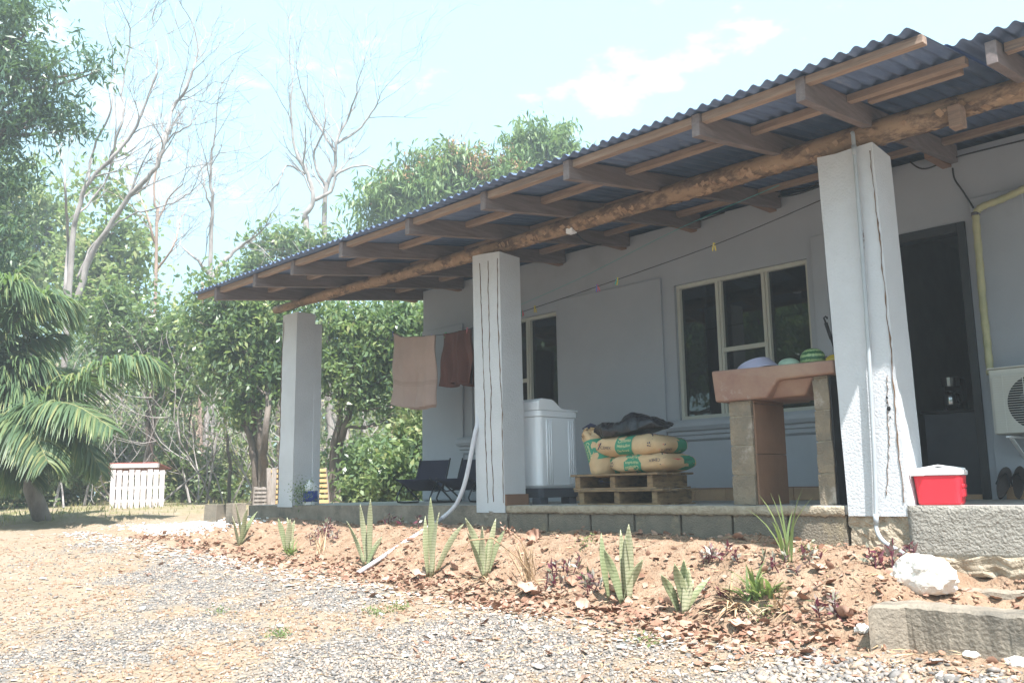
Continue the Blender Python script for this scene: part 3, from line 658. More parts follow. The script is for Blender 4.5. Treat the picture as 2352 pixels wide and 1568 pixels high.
for px, m, l in ((903, 'pin_blue', 'blue clothespin at the left corner of the beige towel'), (992, 'lilac', 'lilac clothespin at the right corner of the beige towel'),
                 (1022, 'pin_green', 'green clothespin at the left corner of the brown towel'), (1074, 'pin_pink', 'pink clothespin at the right corner of the brown towel'),
                 (1196, 'pin_teal', 'teal clothespin left of the red one just right of the middle column'), (1205, 'pin_red', 'red clothespin between teal and yellow ones near the middle column'),
                 (1226, 'pin_yellow', 'yellow clothespin near the narrow curtained window'), (1366, 'pin_red', 'red clothespin beside a blue one over the plain wall'),
                 (1374, 'pin_blue', 'blue clothespin beside a red one over the plain wall'), (1412, 'pin_teal', 'teal clothespin beside a yellow one over the plain wall'),
                 (1420, 'pin_yellow', 'yellow clothespin beside a teal one over the plain wall'), (1637, 'pin_yellow', 'lone yellow clothespin above the wide window')):
    pin(px, m, l)
def towel(name, pa, pb, zlen, m, label, skew, seed, bands=None):
    A, B_ = linept(pa), linept(pb); t = thing(name, label, 'towel', A)
    def fn(u, v):
        q = linez(A.x+(B_.x-A.x)*u); z = zlen(u)*v
        wob = (.2+v)*(.032*math.sin(u*11+seed+v)+.02*math.sin(u*25+seed*2-v*2))+.01*math.sin(v*9+u*3)
        return (q.x+skew(u)*v+wob*.3, q.y-.006+wob, q.z+.004-z)
    b = MB(); b.grid(fn, 44, 40); b.build('cloth', m, t, smooth=True, solid=.006)
    b = MB(); b.grid(lambda u, v: (fn(.03+.94*u, v*.97)[0], fn(.03+.94*u, v*.97)[1]+.03+.02*v, fn(.03+.94*u, v)[2]-.02*v*(u > .4)), 30, 20); b.build('back_fold', m, t, smooth=True, solid=.006)
    if bands:
        for q in bands:
            b = MB(); b.grid(lambda u, v: (fn(u, q+.006*v)[0], fn(u, q+.006*v)[1]-.0045, fn(u, q+.006*v)[2]), 44, 1); b.build('woven_band', 'beige2', t, smooth=True)
    return t
towel('towel', 903, 999, lambda u: .76+.05*math.sin(u*3.1), 'beige', 'long beige bath towel with woven bands hanging on the clothesline', lambda u: -.09*(1-u)-.005*u, 1.2, (.64, .655, .67, .69))
towel('towel', 1020, 1083, lambda u: .56+.02*math.sin(u*9), 'brown', 'short dark brown towel hanging on the clothesline beside the beige one', lambda u: -.03+.06*u, 4.0)
# conduit on nearest column
cn = [at(1958, 305, 1, -.02), at(1962, 345, 1, -.045), at(1985, 650, 1, -.045), at(2003, 950, 1, -.045), at(2010, 1100, 1, -.045), at(2012, 1190, 1, -.05), at(2014, 1218, 1, -.055), at(2030, 1243, 1, -.09), at(2062, 1263, 1, -.15), at(2098, 1284, 1, -.22)]
t = thing('conduit_pipe', 'thin grey conduit pipe running down the front of the nearest column into the soil', 'pipe', (0, 0, 0))
P = [Vector(p) for p in cn]; b = MB(); out = []
for i in range(len(P)-1):
    p0 = P[max(i-1, 0)]; p1 = P[i]; p2 = P[i+1]; p3 = P[min(i+2, len(P)-1)]
    for j in range(8):
        q = j/8; out.append(.5*((2*p1)+(-p0+p2)*q+(2*p0-5*p1+4*p2-p3)*q*q+(-p0+3*p1-3*p2+p3)*q**3))
out.append(P[-1]); b.tube(out, .0125, 10); b.build('pipe', 'conduit', t, smooth=True)
for yy in (345, 1192): 
    q = at(1962 if yy == 345 else 2012, yy, 1, -.045 if yy == 345 else -.05); b = MB(); b.tube([q+Vector((0, 0, .03)), q-Vector((0, 0, .03))], .0155, 10); b.build('coupling', 'conduit', t, smooth=True)
# drain pipe at the middle column
dp = [at(1097, 930, 1, .02), at(1096, 972, 1, -.01), at(1090, 1000, 1, -.04), at(1070, 1100, 1, -.08), at(1052, 1150, 1, -.1), at(1036, 1172, 1, -.12), at(1015, 1190, 1, -.16)]
e1 = dp[-1]; eg = at(822, 1316, 1, -1.14); eg.z = max(eg.z, float(gz(eg.x, eg.y))+.02)
t = thing('drain_pipe', 'white plastic drain pipe curving down from the middle column and sloping across the bed', 'pipe', (0, 0, 0))
P = dp; out = []
for i in range(len(P)-1):
    p0 = P[max(i-1, 0)]; p1 = P[i]; p2 = P[i+1]; p3 = P[min(i+2, len(P)-1)]
    for j in range(8):
        q = j/8; out.append(.5*((2*p1)+(-p0+p2)*q+(2*p0-5*p1+4*p2-p3)*q*q+(-p0+3*p1-3*p2+p3)*q**3))
out.append(P[-1]); b = MB(); b.tube(out, .019, 10); b.build('hose', 'pvc', t, smooth=True)
b = MB(); b.tube([e1+(e1-eg)*.01, eg], .0165, 10); b.build('pipe', 'pvc', t, smooth=True)
mid = e1.lerp(eg, .45); dd_ = (eg-e1).normalized(); b = MB(); b.tube([mid-dd_*.03, mid+dd_*.03], .019, 10); b.build('coupling', 'pvc', t, smooth=True)
b = MB(); b.tube([eg+dd_*.001-dd_*.02, eg+dd_*.003], .0125, 10); b.build('pipe_mouth', 'blackm', t)

# AC
ax0, az0, az1 = .335, .445, .895; aw = .78
t = thing('air_conditioner', 'cream outdoor air conditioner unit mounted on the wall right of the door', 'air conditioner', (ax0, 1.52, az0))
b = MB(); fx, fz, fr_ = ax0+.30, (az0+az1)/2-.02, .185
# casing with round opening in the front
b.box(ax0, ax0+aw, 1.535, WY-.02, az0, az1)
b.build('casing', 'ac', t, bevel=.012)
b = MB(); n = 48; 
def sq(a):
    c, s = math.cos(a), math.sin(a); k = 1/max(abs(c)/.27, abs(s)/.2); return (fx+.0+c*k, fz+s*k)
for i in range(n):
    a = 2*PI*i/n; b.v.append((fx+fr_*math.cos(a), 1.52, fz+fr_*math.sin(a))); q = sq(a); b.v.append((q[0], 1.512, q[1]))
for i in range(n): a = 2*i; c = 2*((i+1) % n); b.f.append((a, a+1, c+1, c))
b.build('grille_panel', 'ac', t, smooth=False, solid=.01)
b = MB(); b.lathe([(fr_+.002, 0), (fr_+.002, .02), (.02, .021)], 40); b.v = [(fx+a, 1.534-c, fz+bb) for a, bb, c in b.v]; b.build('fan_well', 'blackm', t)
b = MB()
for i in range(5):
    a = 2*PI*i/5; m_ = Matrix.Rotation(a, 3, 'Y') @ Matrix.Rotation(.5, 3, 'Z'); b.obox(Vector((fx, 1.505, fz))+Matrix.Rotation(a, 3, 'Y') @ Vector((.09, 0, 0)), (.15, .004, .075), m_)
b.build('fan', 'gplastic', t)
b = MB()
for i in range(24): z = fz-.19+i*.0165; b.beam((fx-.262, 1.494, z), (fx+.262, 1.494, z), .003, .003)
for i in range(4): x = fx-.2+i*.13; b.beam((x, 1.4905, fz-.195), (x, 1.4905, fz+.195), .004, .003, up=(0, 1, 0))
b.build('grille', 'wire', t)
b = MB(); b.box(ax0-.006, ax0+aw+.006, 1.525, WY-.015, az1+.001, az1+.012); b.build('top_cover', 'ac', t, bevel=.004)
for xx in (ax0+.1, ax0+.62):
    b = MB(); b.beam((xx, 1.5, az0-.02), (xx, WY, az0-.02), .03, .012); b.beam((xx, 1.56, az0-.03), (xx, WY, az0-.17), .025, .012); b.build('bracket', 'lid', t)
PY = 1.72
pp = [at(2400, 412, 1, PY), at(2352, 434, 1, PY), at(2300, 458, 1, PY), at(2258, 474, 1, PY), at(2243, 488, 1, PY), at(2242, 510, 1, PY), at(2250, 600, 1, PY), at(2258, 700, 1, PY), at(2268, 790, 1, PY), at(2275, 860, 1, PY-.02)]
cable('insulated_pipe', pp, [.026+.0025*math.sin(i*1.7) for i in range(9*8+1)], 'insul', 'yellowed insulated pipe bending down the wall to the air conditioner', 'pipe', n=10)
q = at(2241, 492, 1, PY); b = MB(); b.tube([q+Vector((0, 0, .012)), q-Vector((0, 0, .012))], .031, 14); tag(b.build('pipe_clamp', 'shiny', smooth=False), 'shiny metal clamp at the bend of the yellowed pipe', 'clamp')
# sandals leaning at the wall
for k, (px, rz_, l) in enumerate(((2292, .5, 'dark flip-flop leaning on the wall, the one nearer the door'), (2338, -.35, 'dark flip-flop leaning on the wall, the one farther from the door'))):
    p = at(px, 1128, 1, 1.6); t = thing('flip_flop', l, 'sandal', (p.x, 1.62, 0.0), (math.radians(58), rz_*.55, rz_*.6), 'pair of flip-flops')
    b = MB(); n = 28; L_ = .26
    ring = []
    for i in range(n):
        a = 2*PI*i/n; yy = .13+.13*math.sin(a); ww = (.042+.010*math.sin(a)) * math.cos(a); ring.append((ww, yy))
    b.v = [(x, y, .008) for x, y in ring]+[(x, y, .026) for x, y in ring]; b.f = [tuple(range(n)), tuple(range(n, 2*n))]+[(i, (i+1) % n, n+(i+1) % n, n+i) for i in range(n)]
    b.build('sole', 'rubber', t, local=True)
    for s in (-1, 1):
        b = MB(); b.tube([(s*.042, .10, .028), (s*.034, .13, .055), (s*.012, .17, .06), (0, .20, .03)], .006, 6); b.build('strap', 'blackm', t, local=True)

# ------------------------------------------------------------------ inside the kitchen
b = MB(); t = thing('kitchen_counter', 'dark kitchen cabinet seen through the open doorway', 'cabinet', (-.3, 2.9, 0))
b.box(-.62, .44, 2.75, 3.3, .0, .70); b.build('carcass', 'gplastic', t, bevel=.004)
b = MB(); b.box(-.64, .445, 2.73, 3.32, .702, .73); b.build('worktop', 'blackm', t, bevel=.004)
q = at(2188, 866, 1, 2.95); t = thing('coffee_maker', 'coffee maker with steel top and glass jug on the dark counter in the doorway', 'coffee maker', (q.x, 2.95, .73))
b = MB(); b.box(-.07, .07, -.02, .10, 0, .28); b.build('body', 'blackm', t, local=True, bevel=.01)
b = MB(); b.lathe([(.02, .2), (.07, .205), (.075, .28), (.02, .285)], 20, (0, -.06, 0)); b.build('brewer', 'shiny', t, local=True, smooth=False)
b = MB(); b.lathe([(.05, .02), (.066, .05), (.062, .12), (.04, .17)], 20, (0, -.07, 0)); b.build('jug', 'shiny', t, local=True, smooth=True)
b = MB(); b.tube([(.06, -.08, .15), (.10, -.09, .14), (.105, -.09, .08), (.065, -.08, .06)], .008, 6); b.build('jug_handle', 'blackm', t, local=True)

# ------------------------------------------------------------------ laundry sink
t = thing('laundry_sink', 'red cement laundry sink on two block piers beside the nearest column', 'sink', (-.5, .1, 0))
xa = at(1633, 860, 1, .03).x; xb = -.045
b = MB(); zb_, zt_ = .69, .895
x7, x8 = xat(1757, .03, 900), xat(1783, .03, 880)
pol = [(xa+.012, zb_), (x7, zb_), (x8+.01, .797), (xb, .802), (xb, .885), (xa, .905)]
for (x, z) in pol: b.v.append((x, .03 if z > .7 else .045, z))
for (x, z) in pol: b.v.append((x, .62, z))
b.f = [tuple(range(6)), tuple(range(6, 12))]+[(i, (i+1) % 6, 6+(i+1) % 6, 6+i) for i in range(6)]
b.build('trough', 'basin', t, bevel=.014)
xr = xat(1860, .14, 920); b = MB(); b.hexa([(x7-.02, .12, zb_+.001), (xr-.02, .12, zb_+.001), (xr-.02, .50, zb_+.001), (x7-.02, .50, zb_+.001), (x7-.02, .07, .799), (xr+.07, .07, .799), (xr+.07, .56, .799), (x7-.02, .56, .799)]); b.build('basin_underside', 'basin', t, bevel=.012)
b = MB(); b.box(xa+.03, xb-.03, .06, .59, .87, .874); b.build('washboard', 'basin', t)
def pier(px0, px1, zt, name='block', side=True, Y0=.08, dpt=.40):
    x0, x1 = xat(px0, Y0, 1100), xat(px1, Y0, 1100); z = 0; k = 0
    while z < zt-.01:
        h = min(.195, zt-z-.002); mb = rough(x0+random.uniform(-.003, .003), x1+random.uniform(-.003, .003), Y0, Y0+dpt, z+.004, z+h-.006, 'block', 'pblock', .005, 6, seed=k*5+px0, parent=t)
        b = MB(); b.box(x0+.008, x1-.004, Y0+.006, Y0+dpt-.01, z+h-.0055, min(z+h+.0035, zt)); b.build('mortar_joint', 'mortar', t)
        z += h; k += 1
    return x0, x1
x0, x1 = pier(1683, 1734, .688)
b = MB(); b.box(x1+.002, x1+.016, .10, .475, .003, .33); b.build('tile', 'clay', t, bevel=.002)
b = MB(); b.box(x1+.002, x1+.016, .10, .475, .334, .665); b.build('tile', 'clay', t, bevel=.002)
b = MB(); b.box(x1+.002, x1+.016, .10, .475, .669, .688); b.build('tile', 'clay', t, bevel=.001)
x0, x1 = pier(1881, 1917, .797, dpt=.38)
b = MB(); b.box(x1+.002, x1+.014, .09, .45, .003, .79); b.build('tile', 'blackm', t)
# things on the sink
q = at(1728, 850, 1, .28); t = thing('plastic_basin', 'lavender-white plastic basin lying tilted in the laundry sink', 'basin', (q.x, .30, .90), (0, 0, 0))
b = MB(); prof = [(.10, 0), (.12, .005), (.165, .09), (.18, .095), (.175, .10), (.155, .085), (.11, .015), (.02, .012)]
b.lathe(prof, 36); R_ = Matrix.Rotation(math.radians(158), 3, Vector((.25, 1, 0)).normalized()); b.v = [tuple(R_ @ Vector(v)+Vector((0, 0, .052))) for v in b.v]; b.build('bowl', 'bowl', t, local=True, smooth=True)
def ball(name, px, py, Y, r, m, label, cat, sx=1, sz=1, stem=False):
    q = at(px, py, 1, Y); t = thing(name, label, cat, (q.x, q.y, q.z))
    b = MB(); prof = [(r*math.sin(PI*i/18)+.0003, -r*math.cos(PI*i/18)) for i in range(19)]; b.lathe(prof, 30)
    b.v = [(c*sx, bb, a*sz) for a, bb, c in b.v]; b.build('rind', m, t, local=True, smooth=True)
    b = MB(); b.tube([(r*sx*.98, 0, 0), (r*sx+.015, .003, .006)], .004, 6); b.build('stem', 'trunk', t, local=True)
ball('watermelon', 1867, 824, .30, .074, 'wmelon', 'striped green watermelon resting on the laundry sink', 'watermelon', 1.14, .96)
ball('melon', 1812, 838, .28, .058, 'melon', 'pale green melon left of the watermelon on the sink', 'melon', 1.3, .8)
ball('melon', 1916, 828, .30, .045, 'yfruit', 'yellow melon half hidden behind the nearest column', 'melon', 1.25, .9)
t = thing('hooked_pole', 'black pole with hooked tip leaning against the nearest column', 'pole', at(1925, 830, 1, .34))
a, c = at(1897, 742, 1, .34), at(1932, 845, 1, .30)
b = MB(); b.tube([a, a.lerp(c, .35)], .012, 10); b.build('grip', 'blackm', t, smooth=True)
b = MB(); b.tube([a.lerp(c, .33), c], .0075, 10); b.build('shaft', 'blackm', t, smooth=True)
b = MB(); b.tube([a+Vector((0, 0, -.005)), a+Vector((-.006, 0, .02)), a+Vector((-.012, 0, .036)), a+Vector((0, 0, .044)), a+Vector((.012, 0, .034)), a+Vector((.010, 0, .026))], .006, 8); b.build('hook', 'blackm', t, smooth=True)

# ------------------------------------------------------------------ pallets and cement
PX0, PX1, PY0 = -2.29, -1.47, .12
def pallet_mesh():
    t = thing('pallet', 'lower weathered wooden pallet of the stack by the laundry sink', 'pallet', (PX0, PY0, 0), (0, 0, 0), 'stacked pallets under the cement bags')
    for i in range(3):
        x = .01+i*.355
        b = MB(); b.box(x, x+.05, .02, .45, .012, .098); b.build('stringer', 'palletw', t, local=True, bevel=.004)
    for i in range(3):
        y = 0+i*.175; j = random.uniform(-.01, .01)
        b = MB(); b.box(-.03+j, .83+j, y, y+.11, .1, .116); b.build('deck_board', 'palletw', t, local=True, bevel=.003)
    for i in range(3):
        y = .02+i*.17; b = MB(); b.box(-.01, .80, y, y+.09, 0, .0115); b.build('bottom_board', 'palletw', t, local=True)
    return t
p1 = pallet_mesh(); p2 = copy_tree(p1); p2.location = (PX0-.03, PY0-.01, .118); p2['label'] = 'upper weathered pallet of the stack, right beneath the cement bags'
def text_pts(s, size):
    cu = bpy.data.curves.new('t', 'FONT'); cu.body = s; cu.size = size; cu.resolution_u = 3; o = bpy.data.objects.new('t', cu); COL.objects.link(o)
    bpy.context.view_layer.update(); me = bpy.data.meshes.new_from_object(o.evaluated_get(bpy.context.evaluated_depsgraph_get()))
    vs = [tuple(v.co) for v in me.vertices]; fs = [tuple(p.vertices) for p in me.polygons]; bpy.data.objects.remove(o); bpy.data.curves.remove(cu); bpy.data.meshes.remove(me)
    return vs, fs
def bag(label, loc, rot, a=.33, b_=.20, c=.078, flip=False, seed=0, crumple=0.):
    t = thing('cement_bag', label, 'cement bag', loc, rot, 'bags of cement on the pallets')
    p, q = 8.0, 2.9
    def disp(P): 
        n = mnoise.noise_vector(Vector(P)*7+Vector((seed, 0, 0)))*.012+mnoise.noise_vector(Vector(P)*16+Vector((seed, 4, 0)))*.006
        r = Vector(P)+n
        if crumple and P[0] < -a*.4: r += mnoise.noise_vector(Vector(P)*22)*crumple*(-P[0]-a*.4)/a*2.2
        r.z *= 1-.16*(abs(P[0])/a)**4; return r
    def front(x, z, off=0):
        zz = min(abs(z/c), .97); xx = min(abs(x/a), .985); r = max((1-zz**q)**(p/q)-xx**p, 0)**(1/p)
        return disp((x, -b_*r, z))-Vector((0, off, 0))
    def end(y, z, off=0):
        zz = min(abs(z/c), .97); yy = min(abs(y/b_), .985); r = max((1-zz**q)**(p/q)-yy**p, 0)**(1/p)
        return disp((a*r, y, z))+Vector((off, 0, 0))
    def top(x, y, off=0):
        k = (min(abs(x/a), .99)**p+min(abs(y/b_), .99)**p); r = max(1-min(k, 1)**(q/p), 0)**(1/q); return disp((x, y, c*r))+Vector((0, 0, off))
    m = MB(); nu, nv = 72, 28
    for j in range(nv+1):
        th = -PI/2+PI*j/nv; zz = math.copysign(abs(math.sin(th))**(2/q), math.sin(th)); rr = abs(math.cos(th))**(2/q)
        for i in range(nu):
            al = 2*PI*i/nu; m.v.append(tuple(disp((a*rr*math.copysign(abs(math.cos(al))**(2/p), math.cos(al)), b_*rr*math.copysign(abs(math.sin(al))**(2/p), math.sin(al)), c*zz))))
    for j in range(nv):
        for i in range(nu): x = j*nu+i; y = j*nu+(i+1) % nu; m.f.append((x, y, y+nu, x+nu))
    m.f.append(tuple(range(nu))); m.f.append(tuple(nv*nu+i for i in range(nu)))
    m.build('paper_sack', 'kraft', t, local=True, smooth=True)
    s = -1 if flip else 1
    def patch(fn, u0, u1, v0, v1, mt, off=.0022, name='printed_panel', nu=14, nv=10):
        m = MB(); m.grid(lambda u, v: fn(u0+(u1-u0)*u, v0+(v1-v0)*v, off), nu, nv); m.build(name, mt, t, local=True, smooth=True)
    def words(fn, txt, size, u, v, mt, off=.0042, sgn=1, name='lettering', sh=0):
        vs, fs = text_pts(txt, size); m = MB(); m.add([fn(u+sgn*x+sh*y, v+sgn*y, off) for x, y, z in vs], fs); m.build(name, mt, t, local=True)
    u0 = -.09 if not flip else -.11
    patch(front, u0, u0+.17, -c*.93, c*.80, 'green'); patch(top, u0, u0+.17, -b_*.86, -.02, 'green')
    if not flip:
        for k_, (tx, sz) in enumerate((('Cemento', .036), ('Hidráulico', .032), ('Uso General', .024))): words(front, tx, sz, u0+.02, c*.28-k_*.034, 'yel')
        words(front, 'CEMEX', .034, -.245, -.028, 'ink'); words(end, 'CEMEX', .026, -.12, -.045, 'ink')
        lx, lz = -.262, -.02
    else:
        for k_, (tx, sz) in enumerate((('Cemento', .036), ('Hidráulico', .032), ('Uso General', .024))): words(front, tx, sz, u0+.15, -c*.28+k_*.034, 'yel', sgn=-1)
        words(front, 'CEMEX', .034, .245, .028, 'ink', sgn=-1); words(end, 'CEMEX', .026, .12, .03, 'ink', sgn=-1)
        lx, lz = .262, .02
    g_ = -1 if flip else 1
    for dx, mt in ((-.012, 'redink'), (.006, 'ink')) if not crumple else ():
        m = MB(); m.add([front(lx+g_*(dx-.02), lz-g_*.012, .004), front(lx+g_*(dx-.008), lz-g_*.012, .004), front(lx+g_*(dx+.022), lz+g_*.042, .004), front(lx+g_*(dx+.010), lz+g_*.042, .004)], [(0, 1, 2, 3)]); m.build('logo_bar', mt, t, local=True)
        m = MB(); e_ = -.135*g_; m.add([end(e_+g_*(dx-.02), lz-g_*.02, .004), end(e_+g_*(dx-.01), lz-g_*.02, .004), end(e_+g_*(dx+.018), lz+g_*.03, .004), end(e_+g_*(dx+.006), lz+g_*.03, .004)], [(0, 1, 2, 3)]); m.build('logo_bar', mt, t, local=True)
    patch(end, .02, .15, -c*.8, c*.7, 'green')
    # small certification mark
    m = MB(); cx_ = .245*g_
    for dx, dz, w, h in ((-.016, .010, .012, .008), (.0, .010, .010, .014), (-.016, -.012, .014, .010), (.002, -.014, .012, .008), (.014, 0, .004, .05)):
        m.add([front(cx_+dx, dz, .004), front(cx_+dx+w, dz, .004), front(cx_+dx+w, dz+h, .004), front(cx_+dx, dz+h, .004)], [(0, 1, 2, 3)])
    m.build('stamp_mark', 'ink', t, local=True)
    for k_ in range(0 if crumple else 3):
        m = MB(); m.grid(lambda u, v: top(.12+.12*u, -b_*.80+.03*k_+.012*v+.04*math.sin(u*PI), .003), 10, 1); m.build('stripe', 'redink' if k_ % 2 else 'ink', t, local=True)
    return t
zp = .236
bag('lower right cement bag lying upside down on the upper pallet, green panel', (-1.72, .36, zp+.070), (0, 0, -.06), flip=True, seed=2, a=.29)
bag('lower left cement bag lying upside down beneath the top bag', (-1.98, .46, zp+.070), (0, 0, .05), flip=True, seed=5, a=.27)
bag('topmost cement bag lying lengthwise beneath the black plastic', (-1.82, .36, zp+.205), (0, .015, -.04), seed=9, a=.33, c=.085)
bag('cement bag standing on edge with a crumpled open top, leftmost of the pile', (-2.14, .30, zp+.175), (math.radians(8), math.radians(68), math.radians(-14)), seed=13, a=.21, b_=.15, c=.075, crumple=.06)
# black plastic on top
m = MB(); 
def bl(u, v):
    a = 2*PI*u; r = math.sin(PI*v)**.6; x = .37*math.cos(a)*r; y = .19*math.sin(a)*r; z = .08*(-math.cos(PI*v))
    n_ = mnoise.noise_vector(Vector((x*7, y*7, z*9)))*.05+mnoise.noise_vector(Vector((x*22, y*22, z*22+3)))*.022; x0_ = x+n_.x*.6; return (-1.885+x0_, .34+y+n_.y*.5, .575+.02*math.sin(x*8)+max(z+n_.z*.9, -.045)*(1-.45*(max(x, 0)/.34)**2))
m.grid(bl, 90, 40); tag(m.build('plastic_sheet', 'black', smooth=True), 'crumpled black plastic sheeting heaped on the top cement bag', 'plastic sheet')

# ------------------------------------------------------------------ washing machine
t = thing('washing_machine', 'white twin-tub washing machine standing behind the middle column', 'washing machine', (-3.1, .6, 0))
wx1 = xat(1238, .36, 1000); wx0 = wx1-.72; wy0, wy1 = .36, .86
m = MB(); n = 8; R0 = .05
def rr_outline(x0, x1, y0, y1, r, n=6):
    o = []
    for (cx, cy, a0) in ((x1-r, y0+r, -PI/2), (x1-r, y1-r, 0), (x0+r, y1-r, PI/2), (x0+r, y0+r, PI)):
        for i in range(n+1): a = a0+PI/2*i/n; o.append((cx+r*math.cos(a), cy+r*math.sin(a)))
    return o
def loft(rings, zs):
    m = MB(); k = len(rings[0])
    for o, z in zip(rings, zs):
        for (x, y) in o: m.v.append((x, y, z if not callable(z) else z(x, y)))
    for j in range(len(rings)-1):
        for i in range(k): a = j*k+i; c = j*k+(i+1) % k; m.f.append((a, c, c+k, a+k))
    m.f.append(tuple(range(k))); m.f.append(tuple((len(rings)-1)*k+i for i in range(k))); return m
O = rr_outline
m = loft([O(wx0+.02, wx1-.02, wy0+.02, wy1-.02, R0), O(wx0, wx1, wy0, wy1, R0), O(wx0+.004, wx1-.004, wy0+.004, wy1-.004, R0)], [.135, .16, .745]); m.build('cabinet', 'wplastic', t, smooth=False, bevel=.003)
m = loft([O(wx0-.006, wx1+.006, wy0-.006, wy1+.006, R0), O(wx0-.006, wx1+.006, wy0-.006, wy1+.006, R0)], [.748, .80]); m.build('top_frame', 'wplastic', t, bevel=.004)
tz = lambda x, y: .835+.072*(1-sstep(.32, .62, np.array((y-wy0)/(wy1-wy0)))) - .02*(y-wy0)/(wy1-wy0)
k = O(wx0-.004, wx1+.004, wy0-.004, wy1+.004, R0)
m = MB(); N_ = 24
for j in range(N_+1):
    y = wy0-.004+(wy1-wy0+.008)*j/N_; zt2 = float(tz(0, y)); zt2 = zt2-.03*max(0, 1-j/2.) ; 
    m.v += [(wx0-.004, y, .802), (wx1+.004, y, .802), (wx1+.004, y, zt2), (wx0-.004, y, zt2)]
for j in range(N_):
    for i in range(4): a = j*4+i; c = j*4+(i+1) % 4; m.f.append((a, c, c+4, a+4))
m.f.append((0, 1, 2, 3)); m.f.append(tuple(N_*4+i for i in range(4))); m.build('lid', 'wplastic', t, bevel=.012)
for y in (.10, .13, .155, .38, .405, .43):
    m = MB(); m.tube([(wx1+.0, wy0+y, .165), (wx1+.0, wy0+y, .72)], .007, 6); m.build('rib', 'wplastic', t, smooth=True)
m = loft([O(wx0+.03, wx1-.0, wy0+.02, wy1-.0, R0), O(wx0, wx1+.008, wy0-.004, wy1+.008, R0)], [.055, .134]); m.build('base', 'gplastic', t, bevel=.004)
for (x, y) in ((wx0+.06, wy0+.06), (wx1-.07, wy0+.06), (wx0+.06, wy1-.08), (wx1-.07, wy1-.08)):
    m = MB(); m.box(x-.045, x+.055, y-.045, y+.055, 0, .056); m.build('foot', 'gplastic', t, bevel=.006)
m = MB(); m.lathe([(.014, 0), (.014, .012), (.006, .014)], 16); m.v = [(wx1-.19+a, wy0-.008-c, +.825+bb) for a, bb, c in m.v]; m.build('water_inlet', 'shiny', t)
for i in range(6): m = MB(); m.box(wx0+.30, wx0+.36, wy0-.006, wy0+.0, .18+i*.03, .19+i*.03); m.build('vent_slot', 'gplastic', t)

# ------------------------------------------------------------------ folding sling chairs
def chair():
    t = thing('beach_chair', 'low navy sling chair with tubular legs, left one of the two', 'chair', (0, 0, 0), (0, 0, 0), 'low folding sling chairs')
    w = .25; r = .011
    for s in (-1, 1):
        m = MB(); m.tube([(s*w, -.27, .30), (s*w, -.14, .25), (s*w, .14, .10), (s*w, .26, .03), (s*w, .24, .012), (s*w, -.10, .012), (s*w, -.24, .02), (s*w, -.27, .06), (s*w, -.20, .16), (s*w, -.08, .27)], r, 8); m.build('leg', 'steel', t, local=True, smooth=True)
        m = MB(); m.tube([(s*(w-.02), .06, .15), (s*(w-.02), .16, .30), (s*(w-.02), .27, .56)], r, 8); m.build('back_post', 'steel', t, local=True, smooth=True)
        m = MB(); m.tube([(s*(w-.024), -.14, .14), (s*(w-.024), .10, .16)], .007, 6); m.build('stay', 'steel', t, local=True)
    m = MB(); m.grid(lambda u, v: (-w+2*w*u, -.30+.42*v, .295-.14*v-.055*math.sin(PI*u)*math.sin(PI*min(v*1.1, 1))), 14, 10); m.build('seat', 'navy', t, local=True, smooth=True, solid=.006)
    m = MB(); m.grid(lambda u, v: (-(w-.02)+2*(w-.02)*u, .10+.17*v+.05*math.sin(PI*u)*math.sin(PI*v), .19+.35*v), 14, 12); m.build('backrest', 'navy', t, local=True, smooth=True, solid=.006)
    return t
c1 = chair(); q = at(975, 1160, 1, .95); c1.location = (q.x, .95, .0); c1.scale = (.82, .85, .85); c1.rotation_euler = (0, 0, math.radians(20))
c2 = copy_tree(c1); q = at(1060, 1160, 1, 1.15); c2.location = (q.x, 1.2, 0); c2.rotation_euler = (0, 0, math.radians(14)); c2['label'] = 'low navy sling chair partly hidden behind the middle column, right one of the two'

# ------------------------------------------------------------------ cooler
cxl = xat(2103, .10); cxm = xat(2171, .02)
t = thing('cooler', 'small red cooler with white lid on the porch edge right of the nearest column', 'cooler', (.5, .1, 0))
# rotated slightly: local box, width .20 front, .23 side
def crect(w, d, r): return O(-w/2, w/2, -d/2, d/2, r)
t.location = (xat(2163, .155), .165, 0); t.rotation_euler = (0, 0, math.radians(10))
m = loft([crect(.215, .165, .03), crect(.225, .172, .03), crect(.252, .196, .034), crect(.255, .2, .034)], [0.002, .012, .155, .165]); m.build('body', 'red', t, local=True, bevel=.004)
m = loft([crect(.265, .21, .036), crect(.27, .214, .036), crect(.27, .214, .036), crect(.235, .18, .03), crect(.19, .14, .03)], [.167, .172, .192, .204, .207]); m.build('lid', 'lid', t, local=True, bevel=.002)
m = MB(); m.box(-.137, -.06, -.117, -.105, .165, .195); m.build('lid_catch', 'lid', t, local=True, bevel=.004)
m = MB(); m.box(.118, .131, -.06, .05, .095, .118).box(.110, .128, -.055, .045, .045, .095); m.build('side_grip', 'red', t, local=True, bevel=.008)
m = MB(); m.tube([(-.137, 0, .178), (-.14, -.02, .20), (-.0, -.03, .222), (.139, -.02, .20), (.137, 0, .178)], .006, 8); m.build('handle', 'lid', t, local=True, smooth=True)
